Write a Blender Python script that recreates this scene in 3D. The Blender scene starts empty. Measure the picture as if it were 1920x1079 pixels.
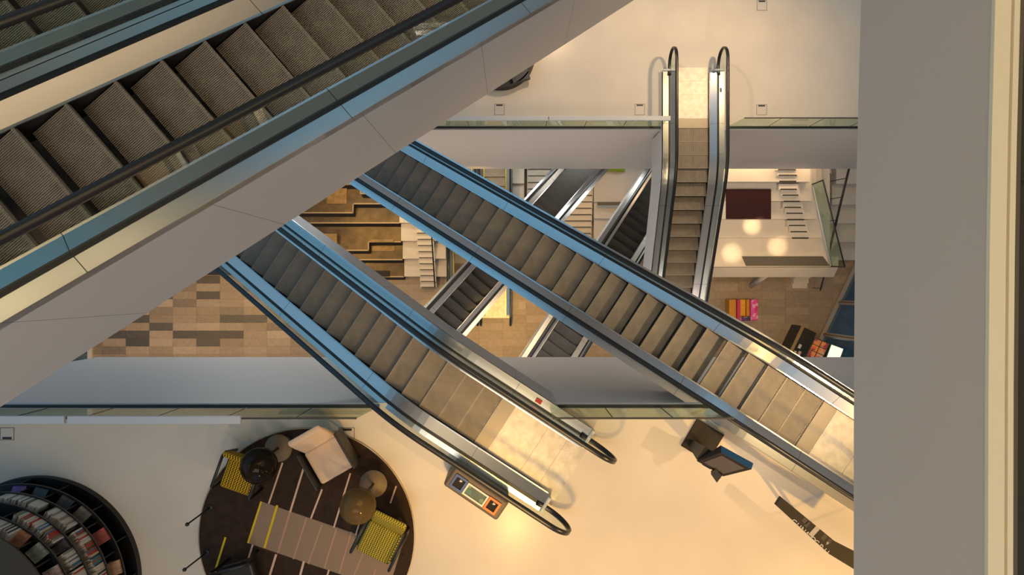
import bpy, bmesh, math, random
from mathutils import Vector, Matrix
R = math.radians
random.seed(7)
SC = bpy.context.scene
COL = SC.collection

# ------------------------------------------------------------------ camera, world, light, exposure
EYE = 32.0                       # camera height above the ground floor (m)
FOC = 1200.0                     # focal length for a 1920 px wide frame
cam_d = bpy.data.cameras.new('camera')
cam_d.sensor_width = 36.0
cam_d.lens = FOC / 1920.0 * 36.0
cam_d.clip_start = 0.05
cam_d.clip_end = 200
cam = bpy.data.objects.new('camera', cam_d)
cam.location = (0, 0, EYE)
cam.rotation_euler = (0, 0, 0)   # straight down into the atrium
COL.objects.link(cam)
SC.camera = cam
SC.view_settings.view_transform = 'Standard'
SC.view_settings.look = 'None'
SC.view_settings.gamma = 1
SC.view_settings.use_curve_mapping = False
SC.view_settings.exposure = 0.0

world = bpy.data.worlds.new('evening_sky')
SC.world = world
world.use_nodes = True
wn = world.node_tree.nodes
wl = world.node_tree.links
# dim neutral hall all round, blue sky patches added where the steel decks mirror them
wn['Background'].inputs['Strength'].default_value = 1.0
_tc = wn.new('ShaderNodeTexCoord')
_acc = None
for _dir, _lo in (((-.69, .45, .57), .80), ((.34, .75, .57), .93), ((0, -.86, .50), .90), ((-.93, -.14, .34), .90)):
    _d = wn.new('ShaderNodeVectorMath')
    _d.operation = 'DOT_PRODUCT'
    wl.new(_tc.outputs['Generated'], _d.inputs[0])
    _d.inputs[1].default_value = Vector(_dir).normalized()
    _r = wn.new('ShaderNodeMapRange')
    _r.inputs['From Min'].default_value = _lo
    _r.inputs['From Max'].default_value = _lo + .08
    wl.new(_d.outputs['Value'], _r.inputs['Value'])
    if _acc is None:
        _acc = _r.outputs['Result']
    else:
        _m = wn.new('ShaderNodeMath')
        _m.operation = 'MAXIMUM'
        wl.new(_acc, _m.inputs[0])
        wl.new(_r.outputs['Result'], _m.inputs[1])
        _acc = _m.outputs[0]
_mx = wn.new('ShaderNodeMix')
_mx.data_type = 'RGBA'
_mx.inputs['A'].default_value = (.20, .188, .182, 1)
_mx.inputs['B'].default_value = (.23, .55, .84, 1)
wl.new(_acc, _mx.inputs['Factor'])
wl.new(_mx.outputs['Result'], wn['Background'].inputs['Color'])

WARM = (1.0, 0.57, 0.14)
WARM2 = (1.0, 0.68, 0.36)
GF, L2, L3 = 0.0, 12.7, 20.2     # floor levels


def lamp(name, kind, loc, power, color, size=0.3, aim=None, spot=100, blend=0.6, size_y=None):
    d = bpy.data.lights.new(name, kind)
    d.energy = power
    d.color = color
    if kind == 'AREA':
        d.size = size
        if size_y:
            d.shape = 'RECTANGLE'
            d.size_y = size_y
    else:
        d.shadow_soft_size = size
    if kind == 'SPOT':
        d.spot_size = R(spot)
        d.spot_blend = blend
    o = bpy.data.objects.new(name, d)
    o.location = loc
    if aim is not None:
        v = Vector(aim) - Vector(loc)
        o.rotation_euler = v.to_track_quat('-Z', 'Y').to_euler()
    COL.objects.link(o)
    return o


# warm spotlights over the upper lounge floor
lamp('spotlight', 'SPOT', (0.07, -6.4, L3 + 5.5), 800, WARM, .25, (1.2, -3.6, L3), 115, 1)
lamp('spotlight', 'SPOT', (9.5, -10.4, L3 + 6.5), 4300, WARM, .15, (5.2, -5.0, L3), 80, 1)
lamp('spotlight', 'SPOT', (-2.0, -9.6, L3 + 6.5), 300, WARM, .15, (-3.0, -4.8, L3), 80, 1)
# warm spotlights over the far lounge floor
lamp('spotlight', 'SPOT', (7.0, 7.4, L2 + 5.5), 900, WARM2, .12, (5.4, 5.0, L2), 135, 1)
lamp('spotlight', 'SPOT', (1.6, 9.6, L2 + 5.5), 700, WARM2, .12, (2.2, 7.0, L2), 130, 1)
# warm spots added to brighten the escalator flights
lamp('spotlight', 'SPOT', (8.6, -3.0, 28.5), 1900, WARM2, .12, (3.9, -1.2, 18.6), 40, 1)
lamp('spotlight', 'SPOT', (-0.3, -5.0, 27.5), 750, WARM, .12, (-1.3, -2.0, 19.9), 44, 1)
lamp('spotlight', 'SPOT', (6.4, .2, 24.0), 620, WARM2, .12, (5.45, 1.9, 11.2), 42, 1)
# soft fills added overhead and facing the two slab fronts
lamp('roof_fill', 'AREA', (-2, -6, 38), 800, (1, .90, .80), 9, (-1, 2, 10))
lamp('fascia_fill', 'AREA', (0, -2.7, 11.6), 430, (1, .84, .72), 20, (0, 4.8, 9.6), size_y=.5)  # added fill for the far slab face, no fitting there
lamp('fascia_fill', 'AREA', (-3, 5.3, 5.7), 700, (.95, 1, .98), 20, (-2, -2.2, 14.5), size_y=.5)  # added fill for the lounge slab face
# area fills added under the far soffit to brighten the ground floor
lamp('soffit_fill', 'AREA', (10.8, 5.6, 5.95), 130, WARM2, 6, (10.8, 4.6, 3.5), size_y=.8)
lamp('soffit_fill', 'AREA', (-6.5, 5.6, 5.95), 130, WARM, 8, (-6.5, 4.0, 2.0), size_y=.8)
# ground floor spots
for (x, y, z, p, sz) in ((-8.6, 3.6, 8.5, 190, 75), (-6.4, 3.2, 8.5, 260, 75), (-4.3, 2.2, 9.5, 380, 80), (-9.5, 1.4, 9.5, 300, 90),
                         (-0.6, -2.0, 9.5, 2500, 90), (1.4, 4.4, 4.6, 150, 110), (3.9, 4.4, 4.2, 130, 110), (-14.5, -1.6, 9.5, 1150, 120), (-18.5, -1.6, 9.5, 800, 120),
                         (5.0, -1.6, 9.5, 800, 100), (10.0, -1.0, 9.0, 650, 110), (-1.4, 4.0, 8.0, 420, 70), (-6.5, -1.6, 9.5, 420, 100), (14.0, -1.5, 9.0, 250, 100)):
    lamp('downlight', 'SPOT', (x, y, z), p, WARM, .1, (x, y - .2, 0), sz, .9)
for (x, y, p) in ((10.65, 2.75, 60), (9.9, 1.55, 60), (11.95, 1.85, 60)):  # spots added in mid-air; their pools imitate downlights mirrored in the floor
    lamp('downlight', 'SPOT', (x, y, 6.6), p * 8, WARM2, .05, (x, y, 3.4), 19, 1.0)
lamp('downlight', 'SPOT', (10.6, 1.2, 11.0), 620, (1, .78, .55), .2, (10.8, 2.6, 4.0), 70, 1)  # terrace fill added in the open void


# ------------------------------------------------------------------ materials
def new_mat(name):
    m = bpy.data.materials.new(name)
    m.use_nodes = True
    nt = m.node_tree
    return m, nt, nt.nodes['Principled BSDF']


def pbr(name, col, rough=.5, metal=0.0, bump=0.0, bscale=30.0, vary=0.0, vscale=3.0, spec=.5, emit=None, coords='Object'):
    m, nt, b = new_mat(name)
    b.inputs['Base Color'].default_value = (*col, 1)
    b.inputs['Roughness'].default_value = rough
    b.inputs['Metallic'].default_value = metal
    b.inputs['Specular IOR Level'].default_value = spec
    if emit:
        b.inputs['Emission Color'].default_value = (*emit[:3], 1)
        b.inputs['Emission Strength'].default_value = emit[3]
    if bump or vary:
        tc = nt.nodes.new('ShaderNodeTexCoord')
    if vary:
        n = nt.nodes.new('ShaderNodeTexNoise')
        n.inputs['Scale'].default_value = vscale
        n.inputs['Detail'].default_value = 6
        nt.links.new(tc.outputs[coords], n.inputs['Vector'])
        r = nt.nodes.new('ShaderNodeMapRange')
        r.inputs['From Min'].default_value = .3
        r.inputs['From Max'].default_value = .7
        r.inputs['To Min'].default_value = 1 - vary
        r.inputs['To Max'].default_value = 1 + vary
        nt.links.new(n.outputs['Fac'], r.inputs['Value'])
        h = nt.nodes.new('ShaderNodeMix')
        h.data_type = 'RGBA'
        h.blend_type = 'MULTIPLY'
        h.inputs['Factor'].default_value = 1
        h.inputs['A'].default_value = (*col, 1)
        nt.links.new(r.outputs['Result'], h.inputs['B'])
        nt.links.new(h.outputs['Result'], b.inputs['Base Color'])
    if bump:
        n2 = nt.nodes.new('ShaderNodeTexNoise')
        n2.inputs['Scale'].default_value = bscale
        n2.inputs['Detail'].default_value = 4
        nt.links.new(tc.outputs[coords], n2.inputs['Vector'])
        bp = nt.nodes.new('ShaderNodeBump')
        bp.inputs['Strength'].default_value = bump
        bp.inputs['Distance'].default_value = .02
        nt.links.new(n2.outputs['Fac'], bp.inputs['Height'])
        nt.links.new(bp.outputs['Normal'], b.inputs['Normal'])
    return m


def math_node(nt, op, a, b=None, c=None):
    n = nt.nodes.new('ShaderNodeMath')
    n.operation = op
    for i, v in enumerate((a, b, c)):
        if v is None:
            continue
        if isinstance(v, (int, float)):
            n.inputs[i].default_value = v
        else:
            nt.links.new(v, n.inputs[i])
    return n.outputs[0]


def glass_mat(name, tint, refl=1.0, rough=0.02):
    m = bpy.data.materials.new(name)
    m.use_nodes = True
    nt = m.node_tree
    nt.nodes.clear()
    out = nt.nodes.new('ShaderNodeOutputMaterial')
    tr = nt.nodes.new('ShaderNodeBsdfTransparent')
    tr.inputs['Color'].default_value = (*tint, 1)
    gl = nt.nodes.new('ShaderNodeBsdfGlossy')
    gl.inputs['Roughness'].default_value = rough
    fr = nt.nodes.new('ShaderNodeFresnel')
    fr.inputs['IOR'].default_value = 1.5
    mx = nt.nodes.new('ShaderNodeMixShader')
    ge = nt.nodes.new('ShaderNodeNewGeometry')
    f = math_node(nt, 'MULTIPLY', math_node(nt, 'MULTIPLY', fr.outputs[0], refl), math_node(nt, 'SUBTRACT', 1, ge.outputs['Backfacing']))
    nt.links.new(f, mx.inputs[0])
    nt.links.new(tr.outputs[0], mx.inputs[1])
    nt.links.new(gl.outputs[0], mx.inputs[2])
    nt.links.new(mx.outputs[0], out.inputs['Surface'])
    return m


def stone_mat(name, col, vary=.12):
    """stone paving: slabs 1.178 x 0.393 m in straight columns with thin joints"""
    m, nt, b = new_mat(name)
    tc = nt.nodes.new('ShaderNodeTexCoord')
    sp = nt.nodes.new('ShaderNodeSeparateXYZ')
    nt.links.new(tc.outputs['Object'], sp.inputs[0])
    u = math_node(nt, 'DIVIDE', math_node(nt, 'ADD', sp.outputs[0], 20.49), 1.178)
    v = math_node(nt, 'DIVIDE', math_node(nt, 'ADD', sp.outputs[1], 0.195), 0.393)
    cu, cv = math_node(nt, 'FLOOR', u), math_node(nt, 'FLOOR', v)
    cb = nt.nodes.new('ShaderNodeCombineXYZ')
    nt.links.new(cu, cb.inputs[0])
    nt.links.new(cv, cb.inputs[1])
    wnz = nt.nodes.new('ShaderNodeTexWhiteNoise')
    nt.links.new(cb.outputs[0], wnz.inputs['Vector'])
    fu, fv = math_node(nt, 'FRACT', u), math_node(nt, 'FRACT', v)
    ju = math_node(nt, 'LESS_THAN', math_node(nt, 'MINIMUM', fu, math_node(nt, 'SUBTRACT', 1, fu)), .008)
    jv = math_node(nt, 'LESS_THAN', math_node(nt, 'MINIMUM', fv, math_node(nt, 'SUBTRACT', 1, fv)), .02)
    joint = math_node(nt, 'MAXIMUM', ju, jv)
    nz = nt.nodes.new('ShaderNodeTexNoise')
    nz.inputs['Scale'].default_value = 5
    nz.inputs['Detail'].default_value = 8
    nz.inputs['Roughness'].default_value = .7
    nt.links.new(tc.outputs['Object'], nz.inputs['Vector'])
    k = math_node(nt, 'ADD', math_node(nt, 'MULTIPLY', math_node(nt, 'SUBTRACT', wnz.outputs['Value'], .5), vary * 2),
                  math_node(nt, 'MULTIPLY_ADD', math_node(nt, 'SUBTRACT', nz.outputs['Fac'], .5), .7, 1.0))
    k = math_node(nt, 'MULTIPLY', k, math_node(nt, 'MULTIPLY_ADD', joint, -.28, 1.0))
    mx = nt.nodes.new('ShaderNodeMix')
    mx.data_type = 'RGBA'
    mx.blend_type = 'MULTIPLY'
    mx.inputs['Factor'].default_value = 1
    mx.inputs['A'].default_value = (*col, 1)
    nt.links.new(k, mx.inputs['B'])
    nt.links.new(mx.outputs['Result'], b.inputs['Base Color'])
    b.inputs['Roughness'].default_value = .5
    return m


def seam_mat(name, col, pitch, rough=.5):
    """painted metal panels with a thin joint every <pitch> metres along local x"""
    m, nt, b = new_mat(name)
    tc = nt.nodes.new('ShaderNodeTexCoord')
    sp = nt.nodes.new('ShaderNodeSeparateXYZ')
    nt.links.new(tc.outputs['Object'], sp.inputs[0])
    f = math_node(nt, 'FRACT', math_node(nt, 'DIVIDE', math_node(nt, 'ADD', sp.outputs[0], 40.3), pitch))
    j = math_node(nt, 'LESS_THAN', f, .008 / pitch)
    nz = nt.nodes.new('ShaderNodeTexNoise')
    nz.inputs['Scale'].default_value = .8
    nt.links.new(tc.outputs['Object'], nz.inputs['Vector'])
    k = math_node(nt, 'MULTIPLY', math_node(nt, 'MULTIPLY_ADD', j, -.55, 1.0),
                  math_node(nt, 'MULTIPLY_ADD', nz.outputs['Fac'], .10, .95))
    mx = nt.nodes.new('ShaderNodeMix')
    mx.data_type = 'RGBA'
    mx.blend_type = 'MULTIPLY'
    mx.inputs['Factor'].default_value = 1
    mx.inputs['A'].default_value = (*col, 1)
    nt.links.new(k, mx.inputs['B'])
    nt.links.new(mx.outputs['Result'], b.inputs['Base Color'])
    b.inputs['Roughness'].default_value = rough
    return m


def brushed_mat(name, col, rough=.28):
    m, nt, b = new_mat(name)
    b.inputs['Base Color'].default_value = (*col, 1)
    b.inputs['Metallic'].default_value = 1
    b.inputs['Roughness'].default_value = rough
    tc = nt.nodes.new('ShaderNodeTexCoord')
    sp = nt.nodes.new('ShaderNodeSeparateXYZ')
    nt.links.new(tc.outputs['Object'], sp.inputs[0])
    # thin butt joints between the sheet lengths
    f = math_node(nt, 'FRACT', math_node(nt, 'DIVIDE', math_node(nt, 'ADD', sp.outputs[0], 40.9), 2.4))
    j = math_node(nt, 'LESS_THAN', f, .003)
    mx = nt.nodes.new('ShaderNodeMix')
    mx.data_type = 'RGBA'
    mx.inputs['A'].default_value = (*col, 1)
    mx.inputs['B'].default_value = (.08, .08, .08, 1)
    nt.links.new(j, mx.inputs['Factor'])
    nt.links.new(mx.outputs['Result'], b.inputs['Base Color'])
    return m


def weave_mat(name, c1, c2, scale=14.0):
    """zigzag woven upholstery"""
    m, nt, b = new_mat(name)
    tc = nt.nodes.new('ShaderNodeTexCoord')
    sp = nt.nodes.new('ShaderNodeSeparateXYZ')
    nt.links.new(tc.outputs['Object'], sp.inputs[0])
    z = math_node(nt, 'PINGPONG', math_node(nt, 'MULTIPLY', sp.outputs[0], scale * 1.3), .5)
    yy = math_node(nt, 'ADD', math_node(nt, 'MULTIPLY', math_node(nt, 'ADD', sp.outputs[1], sp.outputs[2]), scale * 1.5), z)
    f = math_node(nt, 'LESS_THAN', math_node(nt, 'FRACT', yy), .42)
    mx = nt.nodes.new('ShaderNodeMix')
    mx.data_type = 'RGBA'
    mx.inputs['A'].default_value = (*c1, 1)
    mx.inputs['B'].default_value = (*c2, 1)
    nt.links.new(f, mx.inputs['Factor'])
    nt.links.new(mx.outputs['Result'], b.inputs['Base Color'])
    b.inputs['Roughness'].default_value = .9
    b.inputs['Specular IOR Level'].default_value = .1
    return m


def patch_mat(name, cols, scale=9.0, rough=.45):
    """printed paper: irregular coloured patches"""
    m, nt, b = new_mat(name)
    tc = nt.nodes.new('ShaderNodeTexCoord')
    v = nt.nodes.new('ShaderNodeTexVoronoi')
    v.distance = 'CHEBYCHEV'
    v.inputs['Scale'].default_value = scale
    nt.links.new(tc.outputs['Object'], v.inputs['Vector'])
    r = nt.nodes.new('ShaderNodeValToRGB')
    r.color_ramp.interpolation = 'CONSTANT'
    el = r.color_ramp.elements
    while len(el) < len(cols):
        el.new(.5)
    for i, c in enumerate(cols):
        el[i].position = i / len(cols)
        el[i].color = (*c, 1)
    s = nt.nodes.new('ShaderNodeSeparateColor')
    nt.links.new(v.outputs['Color'], s.inputs[0])
    nt.links.new(s.outputs[0], r.inputs[0])
    nt.links.new(r.outputs[0], b.inputs['Base Color'])
    b.inputs['Roughness'].default_value = rough
    return m


M = {}
M['paint'] = pbr('white_paint', (.62, .585, .56), .55, bump=.03, bscale=4)
M['terrace'] = pbr('white_terrace', (.66, .60, .53), .38, vary=.04, vscale=1.5)
M['resin'] = pbr('pale_resin_floor', (.66, .60, .53), .26, vary=.05, vscale=.9, spec=.25)
M['clad'] = seam_mat('painted_panel', (.56, .535, .53), 1.55)
M['steel'] = brushed_mat('brushed_steel', (.62, .61, .60))
M['plate'] = pbr('landing_steel', (.50, .47, .43), .42, .45, vary=.16, vscale=6, bump=.15, bscale=90)
M['comb'] = pbr('comb_metal', (.24, .215, .18), .42, .5)
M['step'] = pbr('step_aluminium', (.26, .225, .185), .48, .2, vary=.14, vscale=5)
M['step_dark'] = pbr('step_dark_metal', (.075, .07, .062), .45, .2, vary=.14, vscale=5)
M['riser'] = pbr('step_riser', (.05, .048, .045), .6, .2)
M['skirt'] = pbr('dark_skirt', (.03, .03, .032), .35, .3)
M['rubber'] = pbr('black_rubber', (.012, .012, .013), .32)
M['black'] = pbr('black_metal', (.014, .014, .015), .4)
M['blackshelf'] = pbr('black_shelf', (.006, .006, .007), .45)
M['darkwood'] = pbr('dark_brown_board', (.022, .016, .013), .5, vary=.1, vscale=8, spec=.25)
M['glass'] = glass_mat('clear_glass', (.90, .94, .92), .9)
M['rglass'] = glass_mat('green_glass', (.78, .86, .80), 1.0)


def smoke_mat(name, body, tint, mixf):
    m = glass_mat(name, tint, .55, .05)
    nt = m.node_tree
    out = [n for n in nt.nodes if n.type == 'OUTPUT_MATERIAL'][0]
    src = out.inputs['Surface'].links[0].from_socket
    d = nt.nodes.new('ShaderNodeBsdfDiffuse')
    d.inputs['Color'].default_value = (*body, 1)
    mx = nt.nodes.new('ShaderNodeMixShader')
    mx.inputs[0].default_value = mixf
    nt.links.new(src, mx.inputs[1])
    nt.links.new(d.outputs[0], mx.inputs[2])
    nt.links.new(mx.outputs[0], out.inputs['Surface'])
    return m


M['smoke_dark'] = smoke_mat('smoked_glass_dark', (.03, .022, .014), (.30, .24, .17), .35)
M['smoke_amber'] = smoke_mat('smoked_glass_amber', (.20, .135, .055), (.50, .40, .25), .45)
M['window'] = glass_mat('window_glass', (.55, .72, .80), 1.0)
M['cap'] = pbr('pale_rail_cap', (.58, .60, .63), .4)
M['cream'] = pbr('cream_lacquer', (.92, .81, .56), .45)
M['grey_wall'] = pbr('warm_grey_wall', (.70, .58, .47), .7, bump=.05, bscale=6)
M['frame_dark'] = pbr('dark_frame', (.03, .028, .024), .5)
M['brown_edge'] = pbr('brown_frame', (.12, .10, .07), .5)
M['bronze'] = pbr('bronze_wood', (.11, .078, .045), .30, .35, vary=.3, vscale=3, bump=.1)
M['bronze_edge'] = pbr('bronze_edge', (.36, .29, .20), .4, .3)
M['bronze_dark'] = pbr('dark_bronze_and_shade', (.018, .014, .011), .7)  # dark box, and riser faces with overhang shade put into the colour
M['bronze_lit'] = pbr('bronze_lit_tone', (.24, .16, .075), .35, .3, vary=.25, vscale=5)  # bronze as under lamplight; the brightness is in the colour
M['stone'] = stone_mat('stone_tan', (.36, .275, .20))
M['stone_l'] = stone_mat('stone_light', (.44, .345, .265))
M['stone_g'] = stone_mat('stone_greybrown', (.26, .205, .16))
M['stone_d'] = stone_mat('stone_dark', (.11, .095, .09))
M['pave'] = pbr('blue_paving', (.12, .20, .26), .6, vary=.35, vscale=2.5)
M['beige'] = pbr('beige_mullion', (.38, .33, .29), .5)
M['rug'] = pbr('dark_rug', (.040, .026, .020), .95, vary=.2, vscale=7, bump=.3, bscale=160, spec=.1)
M['rug_l'] = pbr('rug_beige', (.27, .20, .15), .95, bump=.3, bscale=160, spec=.1)
M['rug_w'] = pbr('rug_pale_line', (.62, .45, .38), .95, spec=.1)
M['rug_p'] = pbr('rug_pink_line', (.42, .26, .20), .95, spec=.1)
M['rug_y'] = pbr('rug_yellow_line', (.62, .48, .03), .95, spec=.1)
M['rim'] = pbr('rug_rim', (.45, .36, .25), .35, .6)
M['weave'] = weave_mat('yellow_weave', (.56, .33, .02), (.035, .03, .012))
M['weave_g'] = weave_mat('olive_weave', (.40, .33, .05), (.07, .07, .02), 15)
M['linen'] = pbr('pale_upholstery', (.60, .47, .38), .9, bump=.2, bscale=120, spec=.1)
M['tan'] = pbr('tan_disc', (.17, .118, .065), .5)
M['bulb'] = pbr('bulb_glass', (.8, .7, .5), .2)
M['blue'] = pbr('blue_plastic', (.01, .06, .28), .45)
M['orange'] = pbr('orange_plastic', (.85, .16, .015), .45)
M['white'] = pbr('white_plastic', (.66, .62, .57), .4)
M['teal'] = patch_mat('teal_print', ((.01, .07, .07), (.02, .12, .11), (.01, .05, .06), (.10, .2, .12)), 12)
M['bin'] = pbr('brown_casing', (.105, .08, .055), .5)
M['void'] = pbr('dark_inside', (.008, .008, .008), .8)
M['screen'] = pbr('grey_screen', (.085, .068, .055), .35)
M['bluegrad'] = pbr('blue_edge', (.006, .06, .15), .4)
M['red'] = pbr('red_button', (.5, .02, .02), .4)
M['maroon'] = pbr('maroon_board', (.030, .007, .008), .6, spec=.2)
M['greyramp'] = pbr('grey_mat', (.115, .105, .09), .8)
M['navy'] = pbr('navy_fabric', (.015, .022, .05), .7)
M['green'] = pbr('green_fabric', (.22, .32, .02), .8)
M['yellow_edge'] = pbr('yellow_edge', (.55, .50, .05), .4)
M['magenta'] = patch_mat('pink_print', ((.75, .05, .35), (.8, .1, .5), (.65, .02, .2), (.85, .35, .6)), 6)
M['crimson'] = pbr('crimson_board', (.55, .02, .12), .5)
M['amber'] = pbr('amber_board', (.62, .26, .02), .5)
M['amber2'] = pbr('amber_cushion', (.85, .42, .03), .6)
M['purple'] = patch_mat('purple_print', ((.05, .01, .12), (.12, .02, .2), (.5, .45, .5), (.03, .02, .1)), 8)
M['leaflet'] = patch_mat('leaflet_print', ((.75, .22, .12), (.8, .12, .05), (.7, .4, .3), (.35, .02, .06), (.85, .3, .05), (.25, .05, .2)), 5)
M['oak'] = pbr('oak_strip', (.36, .22, .10), .5)
M['lightbox'] = pbr('lit_white_panel', (.8, .8, .75), .5, emit=(1, .62, .30, 4.5))
M['panel_glow'] = pbr('added_glow', (.8, .7, .5), .5, emit=(1, .74, .42, 5))  # glow of the added panels overhead
M['ceiling'] = pbr('ceiling_paint', (.30, .28, .26), .7)
M['socket'] = pbr('socket_lid', (.62, .565, .515), .4)
M['socket_line'] = pbr('socket_joint', (.22, .19, .17), .6)


# ------------------------------------------------------------------ mesh builder
class MB:
    def __init__(s):
        s.v, s.f, s.m, s.sm = [], [], [], []

    def face(s, idx, mi=0, smooth=False):
        s.f.append(tuple(idx))
        s.m.append(mi)
        s.sm.append(smooth)

    def quad(s, pts, mi=0):
        b = len(s.v)
        s.v += [tuple(p) for p in pts]
        s.face(range(b, b + len(pts)), mi)

    def box(s, x0, x1, y0, y1, z0, z1, mi=0, rot=0.0, about=(0, 0), top=None):
        c, sn = math.cos(rot), math.sin(rot)
        b = len(s.v)
        for z in (z0, z1):
            for (x, y) in ((x0, y0), (x1, y0), (x1, y1), (x0, y1)):
                s.v.append((about[0] + x * c - y * sn, about[1] + x * sn + y * c, z))
        for q, mm in (((3, 2, 1, 0), mi), ((4, 5, 6, 7), mi if top is None else top), ((0, 1, 5, 4), mi), ((1, 2, 6, 5), mi), ((2, 3, 7, 6), mi), ((3, 0, 4, 7), mi)):
            s.face([b + i for i in q], mm)

    def prism(s, poly, z0, z1, mi=0, side=None, zb=None):
        """vertical prism over a counter-clockwise polygon"""
        n = len(poly)
        b = len(s.v)
        s.v += [(x, y, z0) for x, y in poly] + [(x, y, z1) for x, y in poly]
        s.face([b + i for i in range(n)][::-1], mi)
        s.face([b + n + i for i in range(n)], mi)
        for i in range(n):
            j = (i + 1) % n
            s.face((b + i, b + j, b + n + j, b + n + i), mi if side is None else side)

    def hull(s, bottom, top, mi=0):
        """loft between two equal-length 3-D loops, capped"""
        n = len(bottom)
        b = len(s.v)
        s.v += [tuple(p) for p in bottom] + [tuple(p) for p in top]
        s.face([b + i for i in range(n)][::-1], mi)
        s.face([b + n + i for i in range(n)], mi)
        for i in range(n):
            j = (i + 1) % n
            s.face((b + i, b + j, b + n + j, b + n + i), mi)

    def loft(s, rings, mi=0, smooth=False, closed=False, caps=True):
        n = len(rings[0])
        b = len(s.v)
        for r in rings:
            s.v += [tuple(p) for p in r]
        k = len(rings)
        for a in range(k if closed else k - 1):
            a2 = (a + 1) % k
            for i in range(n):
                j = (i + 1) % n
                s.face((b + a * n + i, b + a * n + j, b + a2 * n + j, b + a2 * n + i), mi, smooth)
        if caps and not closed:
            s.face([b + i for i in range(n)][::-1], mi)
            s.face([b + (k - 1) * n + i for i in range(n)], mi)

    def tube(s, pts, r, n=10, mi=0, rads=None):
        pts = [Vector(p) for p in pts]
        rings = []
        prev = None
        for i, p in enumerate(pts):
            t = (pts[min(i + 1, len(pts) - 1)] - pts[max(i - 1, 0)]).normalized()
            if prev is None:
                a = Vector((0, 0, 1)) if abs(t.z) < .9 else Vector((1, 0, 0))
                prev = (a - t * a.dot(t)).normalized()
            else:
                prev = (prev - t * prev.dot(t)).normalized()
            bi = t.cross(prev)
            rr = rads[i] if rads else r
            rings.append([p + (prev * math.cos(2 * math.pi * k / n) + bi * math.sin(2 * math.pi * k / n)) * rr for k in range(n)])
        s.loft(rings, mi, True)

    def lathe(s, prof, cx=0, cy=0, n=48, mi=0, smooth=True, caps=True):
        b = len(s.v)
        for r, z in prof:
            for k in range(n):
                a = 2 * math.pi * k / n
                s.v.append((cx + r * math.cos(a), cy + r * math.sin(a), z))
        for i in range(len(prof) - 1):
            for k in range(n):
                j = (k + 1) % n
                s.face((b + i * n + k, b + i * n + j, b + (i + 1) * n + j, b + (i + 1) * n + k), mi, smooth)
        if caps and prof[0][0] > 1e-4:
            s.face([b + k for k in range(n)][::-1], mi)
        if caps and prof[-1][0] > 1e-4:
            s.face([b + (len(prof) - 1) * n + k for k in range(n)], mi)

    def mesh(s, name, mats):
        me = bpy.data.meshes.new(name)
        me.from_pydata(s.v, [], s.f)
        for mm in (mats if isinstance(mats, (list, tuple)) else [mats]):
            me.materials.append(mm)
        me.polygons.foreach_set('material_index', s.m)
        me.polygons.foreach_set('use_smooth', s.sm)
        bm = bmesh.new()
        bm.from_mesh(me)
        bmesh.ops.remove_doubles(bm, verts=bm.verts, dist=1e-5)
        bmesh.ops.recalc_face_normals(bm, faces=bm.faces)
        bm.to_mesh(me)
        bm.free()
        me.update()
        return me

    def build(s, name, mats, parent=None, loc=(0, 0, 0), rotz=0.0, bevel=0.0, seg=2):
        o = bpy.data.objects.new(name, s.mesh(name, mats))
        o.location = loc
        o.rotation_euler = (0, 0, rotz)
        if parent is not None:
            o.parent = parent
        if bevel:
            md = o.modifiers.new('edge', 'BEVEL')
            md.width = bevel
            md.segments = seg
            md.limit_method = 'ANGLE'
        COL.objects.link(o)
        return o


def tag(o, label=None, cat=None, group=None, kind=None):
    if label:
        o['label'] = label
    if cat:
        o['category'] = cat
    if group:
        o['group'] = group
    if kind:
        o['kind'] = kind
    return o


def thing(name, label, cat, loc=(0, 0, 0), rotz=0.0, group=None):
    o = bpy.data.objects.new(name, None)
    o.empty_display_size = .2
    o.location = loc
    o.rotation_euler = (0, 0, rotz)
    COL.objects.link(o)
    return tag(o, label, cat, group)


def part(o, label):
    o['label'] = label
    return o


def at(px, py, z):
    """world x, y of the point at height z that lies in direction (px, py) of the 1920 x 1079 view"""
    d = EYE - z
    return Vector(((px - 960) * d / FOC, (539.5 - py) * d / FOC))


def at3(px, py, z):
    p = at(px, py, z)
    return Vector((p.x, p.y, z))


# ------------------------------------------------------------------ large structure
Y2 = 4.825                       # edge of the far floor
Y3 = -2.188                      # edge of the upper lounge floor


def notch(c, phi, half=.56):
    """where an escalator leaves the lounge floor: three outline points at the floor edge"""
    u = Vector((math.cos(phi), math.sin(phi)))
    n = Vector((-u.y, u.x))
    p = c + n * half
    e1 = p + u * ((Y3 - p.y) / u.y)
    t = (Y3 - c.y) / n.y
    return e1, p, c + n * t


CA, CB = Vector(((916 - 960) * (EYE - L3) / FOC, (539.5 - 788) * (EYE - L3) / FOC)), Vector(((1518 - 960) * (EYE - L3) / FOC, (539.5 - 795) * (EYE - L3) / FOC))
nA, nB = notch(CA, R(147)), notch(CB, R(147))
m = MB()
m.quad([(-13, -13, L3), (18, -13, L3), (18, Y3, L3)] + [(p.x, p.y, L3) for p in nB[::-1]] + [(p.x, p.y, L3) for p in nA[::-1]] + [(-13, Y3, L3)])
tag(m.build('floor_lounge', M['resin']), kind='structure')
m = MB()
gaps = [(-13, nA[0].x, 0), (nA[0].x, nA[2].x + .35, 1.3), (nA[2].x + .35, nB[0].x, 0), (nB[0].x, nB[2].x + .35, 1.3), (nB[2].x + .35, 18, 0)]
for x0, x1, dz in gaps:
    m.quad([(x0, Y3, L3 - .02 - dz), (x1, Y3, L3 - .02 - dz), (x1, Y3, 11.9), (x0, Y3, 11.9)])
m.quad([(-13, Y3, 11.9), (18, Y3, 11.9), (18, -13, 11.9), (-13, -13, 11.9)])
tag(m.build('wall_lounge', M['paint']), kind='structure')
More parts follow.
